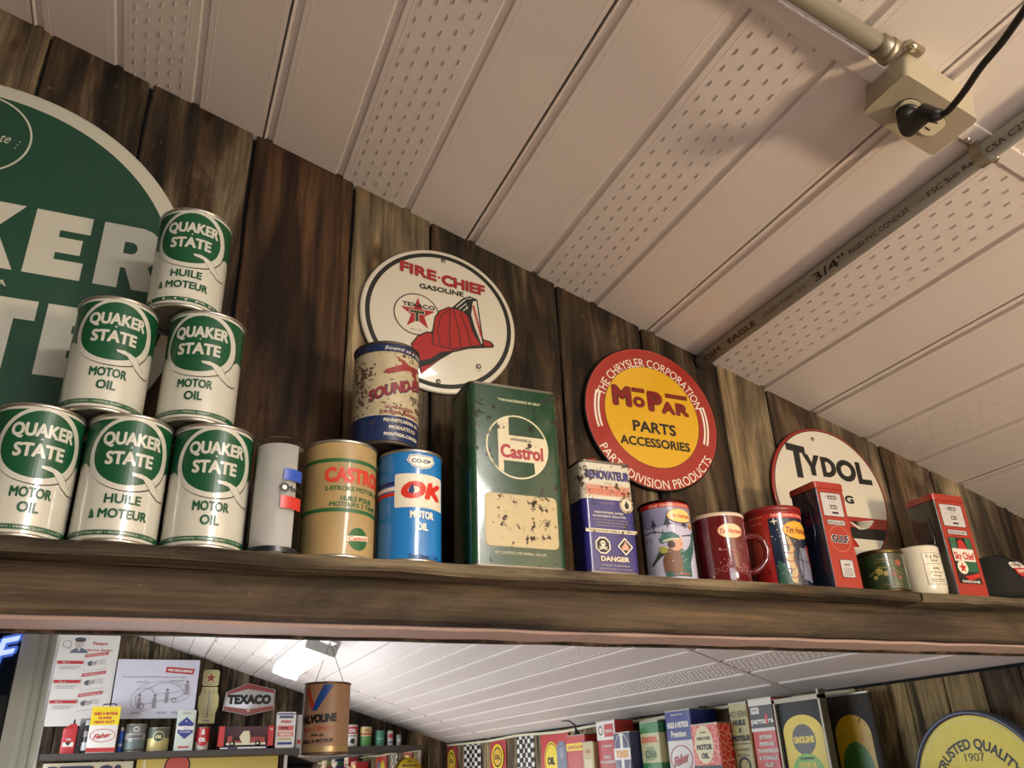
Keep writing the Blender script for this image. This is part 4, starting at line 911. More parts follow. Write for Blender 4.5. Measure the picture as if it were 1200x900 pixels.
# plug and cord
dn = Vector((-math.sin(AL), 0, -math.cos(AL))); p0 = Vector(on_ceil(0.874, 0.541, .056)) + Vector((math.cos(AL), 0, -math.sin(AL))) * -.0205
W = lambda a, b, c_: Vector((a, b, c_ + EYE))
t = thing('power_cord', 'black plug and power cord hanging from the outlet box', 'cord', tuple(p0)); CBK = paint('#15120f', .45)
L0 = lambda v: v - p0
pts = [p0, p0 + dn * .010, p0 + dn * .022, p0 + dn * .034, W(.8185, .5062, .7375), W(.8205, .4985, .7265), W(.822, .490, .7215)]
m = MB(); m.tube([L0(p) for p in pts], [.0115, .0135, .013, .0125, .012, .0095, .006], 20, CBK)
m.tube([L0(p0 + dn * .004), L0(p0 + dn * .0075)], .0145, 20, CBK); m.build('plug', None, t)
key = [W(.822, .490, .7215), W(.8207, .4797, .7182), W(.8056, .4465, .7125), W(.7866, .4091, .7081), W(.771, .3712, .7026), W(.7505, .3285, .6987), W(.7323, .296, .6941), W(.70, .24, .688), W(.66, .14, .70), W(.62, -.05, .76), W(.6, -.2, .86), W(.59, -.26, .9)]
def catmull(K, n=6):
    out = []
    for i in range(len(K) - 1):
        a = K[max(i - 1, 0)]; b = K[i]; c_ = K[i + 1]; d = K[min(i + 2, len(K) - 1)]
        for j in range(n):
            s = j / n; out.append(0.5 * ((2 * b) + (c_ - a) * s + (2 * a - 5 * b + 4 * c_ - d) * s * s + (3 * b - a - 3 * c_ + d) * s ** 3))
    out.append(K[-1]); return out
m = MB(); m.tube([L0(p) for p in catmull(key)], .0042, 12, CBK); m.build('cable', None, t)
# two-hole strap
t = thing('pipe_strap', 'metal two-hole strap holding the plastic conduit beside the outlet box', 'strap', on_ceil(cxx, 0.56, 0), (0, AL, 0))
m = MB(); pr = [(-.034, -.001), (-.0185, -.001)] + [(-(r + .0012) * math.cos(a), -(r + .001) - (r + .0012) * math.sin(a)) for a in [PI * k / 12 for k in range(13)]] + [(.0185, -.001), (.034, -.001)]
# profile in x,z with thickness
pv = [(a, -.008, b) for a, b in pr] + [(a, .008, b) for a, b in pr] + [(a, -.008, b - .0016) for a, b in pr] + [(a, .008, b - .0016) for a, b in pr]; N = len(pr); F = []
for k in range(N - 1): F += [(k, k + 1, N + k + 1, N + k), (2 * N + k, 3 * N + k, 3 * N + k + 1, 2 * N + k + 1), (k, 2 * N + k, 2 * N + k + 1, k + 1), (N + k, N + k + 1, 3 * N + k + 1, 3 * N + k)]
m.add(pv, F, STEEL, False); sharp(m.build('strap_band', None, t), 40)
for s in (-1, 1):
    m = MB(); m.lathe([(.0001, -.007), (.003, -.0068), (.005, -.005), (.0055, -.002)], 14, metal('#b8b09a', .3), Matrix.Translation((s * .0265, 0, 0))); m.build('screw', None, t)
# fluorescent fixture above and behind the camera position
t = thing('ceiling_light', 'ceiling tube light behind the viewer in the near room', 'light', on_ceil(0.70, -0.80, 0), (0, AL, 0))
m = MB(); m.box(-.13, .13, -.62, .62, -.03, 0, paint('#d0ccc4', .5)); m.build('housing', None, t)
m = MB(); m.prism([(-.122, -.03), (-.115, -.05), (-.09, -.075), (-.05, -.085), (0, -.088), (.05, -.085), (.09, -.075), (.115, -.05), (.122, -.03)], -.6, .6, emis('#fff8f0', 48), None, True); m.build('diffuser', None, t)
# ================================================================ far room
FS = EYE + 0.25
LT = 0.0003
def fprint(w_=None, y=0): return Print(flatmap(y), None, LT)
# far shelf
t = thing('wall_shelf', 'long dark board shelf on the far wall with oil collectibles', 'shelf', (0, 0, 0)); SHD = paint('#3c352f', .6, 0, 0, 15, .2)
MB().box(-0.56, 2.26, 7.15, 7.498, FS - .042, FS - .001, SHD).build('shelf_board', None, t, .003)
for x in (-.3, .6, 1.5): 
    m = MB(); m.add([(x, 7.2, FS - .042), (x, 7.49, FS - .042), (x, 7.49, FS - .16), (x + .02, 7.2, FS - .042), (x + .02, 7.49, FS - .042), (x + .02, 7.49, FS - .16)], [(0, 1, 2), (3, 5, 4), (0, 3, 4, 1), (1, 4, 5, 2), (0, 2, 5, 3)], SHD)
    m.build('bracket', None, t) if False else None
def board_sign(name, label, cat, x0, x1, z0, z1, y, mat, th=.004, r=.006, group=None):
    t = thing(name, label, cat, ((x0 + x1) / 2, y, EYE + (z0 + z1) / 2), group=group); m = MB(); m.prism(rrect(x1 - x0, z1 - z0, r, 4), 0, th, mat); sharp(m.build('sign_plate', None, t), 35)
    return t, Print(flatmap(0), None, LT), (x1 - x0), (z1 - z0)
PW = paint('#cfcac2', .4, 0, 0, 5, .03); LGY = paint('#8f8a84', .5); FR = paint('#b02a2c', .4); FB = paint('#26357a', .4); FY = paint('#dcc21e', .4)
# tall service poster
t, P, w_, h = board_sign('tall_sign', 'tall white service station sign with red stripes and a capped attendant', 'sign', -.597, -.168, .445, 1.115, 7.40, PW, r=.02)
P.text('Texaco', .075, .265, .028, FR, .115, .03, shear=.3); P.text('Service Station', .08, .215, .02, FR, .18, .02, shear=.3)
P.ell(-.07, .262, .032, .038, paint('#b8aaa0', .5)); P.ell(-.068, .29, .04, .017, paint('#4a4c58', .5)); P.rect(-.1, -.035, .276, .284, INK); P.poly([(-.13, .19), (-.115, .212), (-.09, .225), (-.045, .225), (-.015, .212), (0, .19)], paint('#5c5e6c', .5)); P.poly([(-.078, .225), (-.058, .225), (-.068, .2)], PW)
P.ring(-.155, .255, .03, .03, .004, LGY, 24); P.ring(-.135, .225, .012, .012, .003, LGY, 16)
for k, z in enumerate((.12, -.02, -.165)):
    P.rect(-.2, -.02, z - .011, z + .011, FR); P.text(('No. 1', 'No. 2', 'No. 3')[k], -.14, z, .011, PW, .045, .03, shear=.3)
    for j in range(2): P.rect(-.18, -.035 - j * .02, z - .035 - j * .014, z - .031 - j * .014, LGY)
    zz = z + .048 - k * .002; P.poly([(-.015, zz - .012), (-.015, zz + .01), (.145, zz + .034), (.145, zz + .012)], FR); P.text('PERFORMANCE OIL', .065, zz + .011, .009, PW, .14, .03, slope=.15)
    P.line([(-.015, zz - .02), (-.01, zz - .11), (.15, zz - .09)], .002, LGY); P.ell(.03, zz - .055, .02, .018, paint('#55565c', .5), 20); P.poly([(.04, zz - .05), (.075, zz - .03), (.07, zz - .065), (.04, zz - .068)], paint('#9a9894', .5))
    for j in range(3): P.rect(.085, .135, zz - .03 - j * .014, zz - .027 - j * .014, LGY)
P.build('printed_face', t)
# car drawing sign
t, P, w_, h = board_sign('wide_sign', 'wide pale lilac white sign with line drawing of men servicing a car', 'sign', -.158, .447, .49, .925, 7.37, paint('#c6c4cf', .4, 0, 0, 5, .03))
P.rect(.05, .27, .112, .165, FR) if False else P.poly([(.052, .122), (.058, .165), (.27, .15), (.262, .106)], FR); P.text('ONE CIRCLE SERVICE', .16, .136, .02, PW, .185, .06, slope=-.07)
P.text('It\'s easy to give CIRCLE SERVICE when you do it right', -.02, .088, .011, LGY, .46, .03)
G6 = paint('#6e6a70', .5)
def dash(P, cx, cy, rx, ry, a0, a1, n=34):
    for k in range(n):
        a = math.radians(a0 + (a1 - a0) * k / n); b = math.radians(a0 + (a1 - a0) * (k + .6) / n); P.hold = True; P.line([(cx + rx * math.cos(a), cy + ry * math.sin(a)), (cx + rx * math.cos(b), cy + ry * math.sin(b))], .0045, G6); P.hold = False
dash(P, .055, -.03, .2, .085, -60, 170, 40); dash(P, -.085, -.08, .085, .085, 40, 320, 26)
P.line([(-.13, -.12), (-.14, -.06), (-.1, -.02), (-.04, .01), (.02, .04), (.1, .045), (.17, .02), (.2, -.01), (.2, -.05), (.15, -.075), (.04, -.09), (-.04, -.11), (-.13, -.12)], .004, G6)
P.line([(-.04, .01), (.0, -.04), (-.02, -.1)], .003, G6); P.line([(-.0, -.04), (.12, -.03), (.2, -.01)], .003, G6)
for a, b in ((-.11, -.1), (.0, -.1), (.085, -.06), (.225, .0)): P.ell(a, b + .05, .009, .011, G6, 12); P.poly([(a - .014, b - .045), (a - .012, b + .035), (a + .012, b + .035), (a + .014, b - .045)], paint('#8c8890', .5))
P.ring(-.09, -.13, .02, .024, .006, G6, 20); P.ring(.14, -.085, .018, .02, .005, G6, 20)
for a in (-.16, .03, .13): P.rect(a, a + .07, -.185, -.168, paint('#a6a4b0', .5))
P.rect(-.15, -.06, .045, .05, LGY); P.rect(.1, .2, .055, .06, LGY); P.build('printed_face', t)
# thermometer
t = thing('thermometer', 'cream yellow wall thermometer with red star emblem on top', 'thermometer', (.552, 7.46, EYE + .66)); TY = paint('#c6bd7c', .35, coat=.3)
m = MB(); m.prism(rrect(.128, .125, .02, 4, 0, .14), 0, .02, TY); m.build('emblem_plate', None, t)
m = MB(); m.prism([(-.062, .07), (.062, .07), (.062, .03), (.078, -.01), (.078, -.08), (.062, -.13), (.062, -.205), (-.062, -.205), (-.062, -.13), (-.078, -.08), (-.078, -.01), (-.062, .03)], 0, .018, TY); m.build('scale_plate', None, t)
P = fprint(); P.poly(star(0, .14, .042), FR); P.text('T', 0, .138, .03, paint('#4a5a2c', .4), .022, .06)
P.ring(0, .14, .055, .055, .003, LGY, 32)
for s in (-1, 1):
    P.ring(s * .032, .035, .012, .012, .004, LGY, 16)
    for k in range(10): P.rect(s * .012 if s > 0 else -.034, s * .034 if s > 0 else -.012, .01 - k * .018, .013 - k * .018, LGY)
P.rect(-.028, .028, -.19, -.178, LGY); P.build('printed_scale', t)
m = MB(); m.tube([(0, -.003, .04), (0, -.003, -.16)], .004, 8, paint('#9aa0a8', .2)); m.build('glass_tube', None, t)
# hexagonal sign
t = thing('hexagon_sign', 'lit silver and red hexagonal sign with bold black lettering', 'sign', (.865, 7.42, EYE + .632)); hx = [(-.2, -.085), (-.185, .055), (-.02, .125), (.2, .075), (.205, -.08), (.0, -.125)]
m = MB(); m.prism(hx, 0, .05, paint('#a8a49c', .3)); m.build('case', None, t); P = fprint(); S = lambda k: [(a * k, b * k) for a, b in hx]
P.poly(S(.97), paint('#8c3a34', .3)); P.poly([(a * .95, b * .62) for a, b in hx], paint('#a5a39f', .25, coat=.4)); P.text('TEXACO', 0, .0, .078, INK, .345, .07)
P.poly(star(.0, -.085, .02), paint('#c8a88c', .3)); P.build('printed_face', t)
# shelf goods of the far wall
def fbox(name, label, cat, x0, x1, h, d, mat, y=7.2, r=.006, grp=None):
    t = thing(name, label, cat, ((x0 + x1) / 2, y, FS), group=grp); m = MB(); m.zprism(rrect(x1 - x0, d, r, 3, 0, d / 2), 0, h, mat, None, True); sharp(m.build('body', None, t), 35); return t, fprint()
def fcan(name, label, x0, x1, h, mat, y=7.25, z=None, n=32, cat='can', rim=True):
    r = (x1 - x0) / 2; t = thing(name, label, cat, ((x0 + x1) / 2, y, FS if z is None else z)); m = MB(); m.lathe([(.0005, 0), (r * .96, 0), (r, .003), (r, h - .003), (r * .96, h), (.0005, h)], n, mat); m.build('body', None, t)
    if rim: 
        for zz in (0, h - .006): m = MB(); m.lathe([(r, zz), (r + .0015, zz + .001), (r + .0015, zz + .005), (r, zz + .006)], n, metal('#9a958a', .4)); m.build('rim', None, t)
    return t, Print(cylmap(r), .02, LT)
t, P = fbox('red_flask', 'red rectangular bottle with narrow spout at left end of far shelf', 'bottle', -.445, -.35, .165, .05, FR, r=.012)
m = MB(); m.zprism([(-.047, 0.003), (.047, 0.003), (.047, .047), (-.047, .047)], .165, .168, FR); m.add([(-.047, .003, .165), (.047, .003, .165), (.047, .047, .165), (-.047, .047, .165), (.0, .018, .2), (.035, .018, .2), (.035, .034, .2), (.0, .034, .2)], [(0, 1, 5, 4), (1, 2, 6, 5), (2, 3, 7, 6), (3, 0, 4, 7), (4, 5, 6, 7)], FR); m.build('shoulder', None, t)
m = MB(); m.lathe([(.001, .198), (.008, .198), (.006, .22), (.003, .232), (.001, .232)], 12, INK, Matrix.Translation((.017, .026, 0))); m.build('spout', None, t)
P.rect(-.035, .035, .045, .075, PW); P.poly([(-.02, .075), (.02, .075), (0, .05)], INK); P.text('OIL', 0, .095, .014, PW, .035, .04); P.build('printed_label', t)
t, P = fcan('slim_bottle', 'slim dark bottle with silver label band beside the red flask', -.312, -.268, .19, paint('#23282a', .2), cat='bottle', rim=False)
m = MB(); m.lathe([(.001, .19), (.022, .19), (.014, .2), (.013, .225), (.001, .226)], 16, paint('#c8c8c4', .4)); m.build('cap', None, t); P.rect(-.03, .03, .02, .075, paint('#b8bcb8', .3)); P.rect(-.02, .02, .11, .15, LGY); P.build('printed_label', t)
t, P = fbox('grey_carton', 'small grey carton behind the slim bottle', 'box', -.345, -.265, .24, .05, paint('#7c7c7e', .6), y=7.3)
P.text('OIL', 0, .2, .02, INK, .04, .04); P.build('printed_label', t)
t, P = fbox('oil_tin', 'gallon tin with yellow top and white body on the far shelf', 'tin', -.275, -.082, .315, .1, PW, y=7.17)
P.rect(-.0965, .0965, .185, .312, FY)
P.text('HUILE A MOTEUR', 0, .265, .022, FR, .16, .05); P.text('SUPER', 0, .235, .02, FR, .09, .05); P.text('HEAVY DUTY', 0, .207, .02, FR, .14, .05); P.ring(0, .115, .085, .045, .004, FR, 40); P.text('Fisher', 0, .115, .036, FR, .11, .03, shear=.3, slope=.12); P.rect(-.0965, .0965, .004, .032, FR); P.build('printed_label', t)
m = MB(); m.tube([(-.03, .05, .315), (-.028, .05, .332), (0.045, .05, .336), (.06, .05, .33), (.062, .05, .315)], .004, 8, INK); m.build('handle', None, t)
t, P = fcan('blue_tube', 'narrow bright blue bottle with white cap beside yellow topped tin', -.066, -.034, .145, paint('#1f4fae', .35), cat='bottle', rim=False)
m = MB(); m.lathe([(.001, .145), (.01, .145), (.009, .172), (.001, .173)], 12, PW); m.build('cap', None, t); P.rect(-.012, .012, .04, .06, PW); P.build('printed_label', t)
t, P = fcan('grey_tin', 'grey metal tin with worn lettering on the far shelf', -.028, .118, .192, paint('#6f716c', .35, .4, .2, 12)); P.ring(0, .155, .02, .018, .006, PW, 20); P.rect(-.09, .09, .085, .125, paint('#8f8f88', .4)); P.text('GREASE', 0, .105, .022, INK, .1, .04); P.rect(-.09, .09, .02, .07, paint('#55605c', .4)); P.build('printed_label', t)
t, P = fcan('gold_tin', 'low round tin with dark top half and gold lower half', .128, .285, .165, paint('#b3a468', .35, .2)); P.rect(-.2, .2, .09, .16, paint('#454a3a', .4)); P.ell(0, .1, .038, .035, paint('#3a4436', .4)); P.ring(0, .1, .04, .037, .004, paint('#d0c48c', .4), 28); P.text('OIL', 0, .1, .022, paint('#d0c48c', .4), .045, .05); P.build('printed_label', t)
t, P = fbox('antifreeze_tin', 'white tin with dark blue diamond emblem and red footer', 'tin', .322, .455, .285, .08, paint('#b9bfb4', .4), y=7.18)
P.poly([(0, .235), (.055, .19), (.055, .125), (0, .08), (-.055, .125), (-.055, .19)], FB); P.text('PRESTONE', 0, .158, .03, PW, .115, .08); P.text('ANTI-FREEZE', 0, .13, .009, PW, .08, .03); P.poly(star(0, .205, .008), PW); P.rect(-.04, .04, .018, .03, FR); P.rect(-.03, .03, .258, .266, LGY); P.build('printed_label', t)
t, P = fcan('red_tin', 'small red and cream round tin below the thermometer', .472, .57, .165, paint('#c8c2b0', .4)); P.rect(-.075, .075, .06, .162, FR); P.ell(0, .06, .04, .03, FR); P.text('OIL', 0, .075, .03, PW, .055, .07); P.poly([(-.012, .11), (.012, .11), (.006, .15), (-.006, .15)], PW); P.build('printed_label', t)
# boxed toy truck
t = thing('toy_truck_box', 'boxed red and cream toy truck behind a clear window', 'toy truck box', (.84, 7.17, FS)); m = MB(); m.box(-.205, .205, .06, .12, 0, .165, paint('#4a2430', .5)); m.build('backing_card', None, t)
m = MB(); m.box(-.205, -.165, 0, .06, 0, .165, FR); m.build('side_panel', None, t); m = MB(); m.box(.165, .205, 0, .06, 0, .165, FR); m.build('side_panel', None, t); m = MB(); m.box(-.205, .205, 0, .06, 0, .02, paint('#23284a', .4)); m.build('box_base', None, t)
tr = MB(); CRm = paint('#c9c2a0', .3, coat=.4); tr.prism([(-.14, .04), (-.14, .09), (-.105, .1), (-.1, .06), (-.03, .06), (-.03, .04)], .012, .05, paint('#8c1c20', .25, coat=.5)); tr.prism([(.03, .04), (.03, .085), (.14, .085), (.145, .04)], .012, .05, paint('#8c1c20', .25, coat=.5)); tr.prism([(-.03, .04), (-.05, .09), (-.02, .13), (.02, .13), (.03, .09), (.03, .04)], .014, .048, CRm); tr.box(-.145, .15, .01, .052, .03, .045, CRm)
tk = tr.build('toy_truck', None, t)
for a in (-.1, .09):
    m = MB(); m.lathe([(.001, 0), (.02, 0), (.02, .012), (.001, .012)], 20, INK, Matrix.Translation((a, .018, .04)) @ Matrix.Rotation(PI / 2, 4, 'X')); m.lathe([(.001, 0), (.009, 0), (.009, .002), (.001, .002)], 14, CRm, Matrix.Translation((a, .005, .04)) @ Matrix.Rotation(PI / 2, 4, 'X')); m.build('wheel', None, tk)
P = Print(flatmap(0), None, LT); P.rect(-.06, .15, .004, .014, PW); P.rect(-.19, -.13, .004, .012, PW); P.text('1:24', .185, .14, .012, PW, .025, .04); P.build('printed_label', t)
t, P, w_, h = board_sign('small_sign', 'small white framed sign with blue bars and red text beside hanging can', 'sign', 1.063, 1.213, .252, .515, 7.19, PW, .012, .012)
P.rect(-.07, .07, .112, .122, FB); P.rect(-.055, .055, .085, .105, paint('#4a5570', .4)); P.text('FRESH', 0, .06, .022, FR, .08, .04); P.rect(-.06, .06, -.005, .03, paint('#c8625a', .4)); P.text('MOTOR', -.01, .013, .018, INK, .06, .05); P.rect(-.06, .06, -.05, -.015, paint('#c87a6a', .4)); P.text('SERVICE', 0, -.032, .018, PW, .09, .05); P.rect(-.05, .05, -.075, -.06, paint('#b8a070', .4)); P.rect(-.055, .055, -.108, -.09, FB); P.build('printed_face', t)
t, P = fbox('white_carton', 'white carton mostly hidden behind the hanging can', 'box', 1.228, 1.34, .245, .07, paint('#b4b2ac', .5), y=7.22); P.rect(-.045, .045, .03, .06, FR); P.build('printed_label', t)
for args in (('round_can', 'tall white can with red and white label right of the hanging can', 1.63, 1.735, .167, PW), ('round_can', 'can with cream top half and green lower half on far shelf', 1.755, 1.85, .15, paint('#4f8a4a', .4)), ('round_can', 'plain green can third of the row on far shelf', 1.885, 1.962, .118, paint('#3f7f68', .4)), ('round_can', 'slim white can with red patches near the shelf end', 1.985, 2.035, .118, paint('#b8b4ac', .4)), ('round_can', 'smallest grey can at the right end of the far shelf', 2.065, 2.105, .085, paint('#8a9290', .4))):
    t, P = fcan(args[0], *args[1:]); t['group'] = 'cans at the right end of the far shelf'; hh = args[4]; k = args[2]
    if k == 1.63: P.rect(-.08, .08, .095, .15, FR); P.text('OIL', 0, .12, .03, PW, .06, .08); P.rect(-.082, .082, .078, .083, INK); P.ell(0, .04, .018, .02, INK, 20)
    elif k == 1.755: P.rect(-.075, .075, .075, .145, paint('#c9b87a', .4)); P.text('OIL', 0, .12, .02, FR, .05, .06); P.rect(-.06, .06, .085, .098, FR)
    elif k == 1.885: P.rect(-.03, .03, .05, .058, paint('#8ab8a0', .4))
    elif k == 1.985: P.rect(-.02, .02, .06, .09, FR); P.rect(-.02, .02, .02, .03, FB)
    else: P.rect(-.012, .012, .03, .05, PW)
    P.build('printed_label', t)
# signs below the far shelf
GOLD = paint('#c9a23c', .4, 0, 0, 6, .08)
t, P, w_, h = board_sign('petrol_sign', 'cream sign with large dark blue and gold lettering below far shelf', 'sign', -.55, .06, -.35, .195, 7.46, paint('#cfc3a4', .5, 0, 0, 6, .1))
for dx, col in ((0.006, GOLD), (0, paint('#2a2c50', .4))): P.text('PETROL', -.005 + dx, .165, .19, col, .55, .07)
P.build('printed_face', t)
t, P, w_, h = board_sign('yellow_sign', 'pale yellow sign with a red disc below far shelf', 'sign', .085, 1.14, -.35, .205, 7.465, paint('#cdb45c', .45, 0, 0, 4, .12))
P.rect(-.52, -.5, -.27, .27, GOLD); P.rect(-.48, -.465, -.27, .27, paint('#e0d8b0', .4)); P.ell(-.235, .22, .095, .095, INK); P.ell(-.235, .22, .085, .085, paint('#c05048', .4)); P.build('printed_face', t)
t = thing('mirror', 'large white framed mirror on far wall reflecting the ribbed ceiling', 'mirror', (1.77, 7.47, EYE - .05)); m = MB(); m.box(-.56, .555, .004, .02, -.5, .275, paint('#d4d2cc', .02, 1.0)); m.build('mirror_glass', None, t)
for a, b, c_, d in ((-.58, .58, .275, .295), (.555, .58, -.52, .275), (-.58, -.555, -.52, .275), (-.58, .58, -.52, -.5)): m = MB(); m.box(a, b, 0, .02, c_, d, PW); m.build('frame', None, t)
t = thing('round_sign', 'small yellow round sign in front of the framed mirror', 'sign', (2.235, 7.42, EYE + .055)); m = MB(); m.lathe([(.0005, .004), (.105, .004), (.107, 0), (.0005, 0)], 40, paint('#c9a82a', .4), Matrix.Rotation(PI / 2, 4, 'X')); m.build('sign_plate', None, t); P = Print(flatmap(-.0045), None, LT); P.text('The', 0, .075, .014, INK, .03, .03); P.text('Second Son', 0, .045, .018, INK, .13, .03); P.build('printed_face', t)
# far ceiling light
t = thing('ceiling_light', 'bright wraparound ceiling light fixture of the far room', 'light', on_ceil(1.005, 5.78, 0), (0, AL, 0))
m = MB(); m.box(-.1, .1, -.66, .66, -.03, 0, paint('#d8d8d8', .4)); m.build('housing', None, t, .004)
m = MB(); pr = [(-.092, -.03), (-.088, -.05), (-.07, -.075), (-.04, -.09), (0, -.094), (.04, -.09), (.07, -.075), (.088, -.05), (.092, -.03)]
m.prism(pr, -.625, .625, emis('#f4f7ff', 7), None, True); m.build('diffuser', None, t)
for s in (-1, 1): m = MB(); m.box(-.098, .098, s * .64 - .016, s * .64 + .016, -.09, -.0, paint('#c8c8c4', .4)); m.build('end_cap', None, t, .006)
t = thing('junction_box', 'small white junction box at the end of the far ceiling light', 'box', on_ceil(1.01, 4.98, 0), (0, AL, 0)); m = MB(); m.box(-.045, .045, -.06, .06, -.05, 0, PW); m.build('body', None, t, .004); m = MB(); m.tube([(0, -.06, -.02), (0, -.35, -.02)], .011, 12, PW); m.build('pipe', None, t)
# hanging cardboard can
hx_, hy_ = .391, 1.937; t = thing('hanging_can', 'tan cardboard oil can with red and blue V hanging on strings', 'can', (hx_, hy_, EYE + .051), face(hx_, hy_, -24)); r, h = .0503, .146
VT = paint('#a88468', .45, 0, 0, 40, .08); can_parts(t, r, h, VT, metal('#8a7058', .4)); P = Print(cylmap(r), .006); VR = paint('#c0452c', .4); VB = paint('#1c4c9a', .4)
P.poly([(-.032, .135), (-.022, .135), (-.002, .094), (-.008, .087), (-.011, .087)], VR); P.poly([(-.010, .087), (.001, .087), (.036, .140), (.014, .140), (-.004, .104)], VB)
P.text('VALVOLINE', .001, .0715, .0185, INK, .088, .06, slope=.06); P.text('Tous Climats', .0, .052, .010, VR, .072, .02, shear=.3, slope=.06); P.text('10W-30', .004, .0385, .0058, INK, .028, .04); P.text('HUILE A MOTEUR', .003, .027, .0078, INK, .072, .04, slope=.04)
P.rect(-.157, .157, .006, .017, paint('#b8a070', .35, .3)); P.build('printed_label', t)
kn = Vector((0, 0, .235)); top = Vector((0, 0, cz(hx_) - EYE - .051 - .002)); m = MB()
rx_ = Matrix.Rotation(-t.rotation_euler.z, 4, 'Z')
for s in (-1, 1): m.tube([rx_ @ Vector((s * .032, -.02, h - .002)), kn], .0007, 5, INK)
m.tube([kn, top], .0007, 5, INK); m.build('string', None, t)
# ---------------------------------------------------------------- right wall goods
RZ = EYE - .05
t = thing('wall_shelf', 'wooden shelf along the right wall below the tins', 'shelf', (0, 0, 0)); MB().box(2.27, 2.596, 2.3, 5.05, RZ - .03, RZ - .001, SHD).build('shelf_board', None, t, .003)
RR = (0, 0, -PI / 2)
def rtin(name, label, ya, yb, ztop, d, mat, xf=2.42, cat='tin', r=.006, lean=0):
    t = thing(name, label, cat, (xf, (ya + yb) / 2, RZ), RR); h = ztop + .05; m = MB(); m.zprism(rrect(ya - yb, d, r, 3, 0, d / 2), 0, h, mat, None, True); sharp(m.build('body', None, t), 35)
    m = MB(); m.zprism(rrect(ya - yb + .002, d + .002, r + .001, 3, 0, d / 2), h - .005, h + .001, metal('#8a8478', .4)); m.build('top_rim', None, t)
    return t, Print(flatmap(0), None, .0002), h, (ya - yb) / 2
def pennant(label, ya, yb, mat, zt=.25, H=.5, kind='red'):
    t = thing('banner', label, 'banner', (2.592, (ya + yb) / 2, EYE + zt), RR, 'red banners with yellow ovals' if kind == 'red' else 'checkered strips on the right wall'); hw = (ya - yb) / 2; n = 12
    m = MB(); V = []; F = []
    for i in range(n + 1):
        for j in range(n + 1):
            u = -hw + 2 * hw * i / n; V.append((u, -.004 - .004 * math.sin(i * .9 + j * .2), -H * j / n))
    for i in range(n):
        for j in range(n): F.append((i * (n + 1) + j, (i + 1) * (n + 1) + j, (i + 1) * (n + 1) + j + 1, i * (n + 1) + j + 1))
    m.add(V, F, mat, True); m.build('cloth', None, t)
    P = Print(flatmap(-.0085), None, .0002)
    if kind == 'red':
        P.ell(0, -.13, hw * .78, .09, FY, 36); P.ell(0, -.13, hw * .62, .07, paint('#3a3020', .5), 36); P.ell(0, -.13, hw * .52, .058, GOLD, 36); P.text('OIL', 0, -.13, .035, INK, hw * .8, .06)
        P.build('printed_emblem', t)
    elif kind == 'check':
        c_ = hw * 2 / 6
        for a in range(6):
            for b in range(int(H / .03)):
                if (a + b) % 2 == 0: P.rect(-hw + a * c_, -hw + (a + 1) * c_, -(b + 1) * .03, -b * .03, INK, False)
        P.build('black_checks', t)
    return t
pennant('red banner with yellow oval, nearest the far corner', 7.46, 7.21, paint('#8c2a30', .7))
pennant('black and white checkered strip nearest the far corner', 7.02, 6.66, PW, kind='check')
pennant('red banner with yellow oval between the two checkered strips', 6.44, 6.14, paint('#9c2a30', .6))
pennant('black and white checkered strip nearer the red tins', 5.92, 5.64, PW, kind='check')
t = thing('red_sign', 'red sign with yellow disc and grey figure behind the red spout can', 'sign', (2.585, 5.30, EYE + .02), RR); m = MB(); m.prism(rrect(.42, .42, .01, 3), 0, .006, FR); m.build('sign_plate', None, t); P = fprint(); P.ell(-.05, .05, .11, .115, FY); P.ring(-.05, .05, .1, .105, .006, INK, 36); P.text('OIL', -.06, .05, .05, INK, .11, .07)
P.poly([(.03, -.2), (.03, .13), (.07, .16), (.14, .16), (.17, .12), (.18, -.2)], paint('#6c7080', .5)); P.poly([(.04, -.21), (.04, -.08), (.19, -.08), (.19, -.21)], paint('#a0947c', .5)); P.ell(.1, .09, .03, .035, paint('#8a8c96', .5)); P.build('printed_face', t)
t, P, h, q = rtin('spout_can', 'red can with yellow band, black spout and thin cable', 4.80, 4.565, .195, .15, FR, 2.42, 'can')
P.rect(-q, q, h - .085, h - .045, FY); P.text('GASOLINE', 0, h - .065, .02, FR, .2, .05); P.build('printed_label', t)
m = MB(); m.lathe([(.001, h), (.022, h), (.022, h + .014), (.012, h + .016), (.010, h + .03), (.001, h + .03)], 16, INK, Matrix.Translation((-.07, .05, 0))); m.tube([(-.07, .05, h + .02), (-.09, .05, h + .06), (-.14, .04, h + .085), (-.22, .03, h + .09)], [.008, .006, .005, .003], 8, INK); m.build('spout', None, t)
t, P, h, q = rtin('narrow_carton', 'narrow cream carton between red can and red-white carton', 4.56, 4.43, .15, .09, paint('#b8a878', .5), 2.40, 'box'); P.text('OIL', 0, h - .05, .02, FR, .06, .03); P.rect(-q * .7, q * .7, h - .16, h - .09, paint('#d0c49c', .5)); P.build('printed_label', t)
t, P, h, q = rtin('red_carton', 'tall red and white oil carton with small square logo', 4.41, 4.205, .25, .12, FR, 2.42, 'box'); P.rect(-q, q, h - .1, h, PW); P.rect(-q * .15, q * .85, h - .085, h - .02, FR); P.ring(-q * .55, h - .05, .025, .025, .007, INK, 24); P.text('TEXACO', q * .35, h - .055, .016, PW, .08, .05); P.text('OUTBOARD', 0, h - .13, .011, PW, .11, .04); P.text('HUILE A', 0, h - .185, .016, PW, .08, .05); P.text('TRANSMISSION', 0, h - .21, .014, PW, .16, .05); P.build('printed_label', t)
P = Print(lambda u, v, off: (q + off, .06 + u, v), None, .0002); P.rect(-.03, .0, h - .16, h - .12, INK); P.ell(-.015, h - .14, .01, .012, PW, 16); P.build('side_print', t)
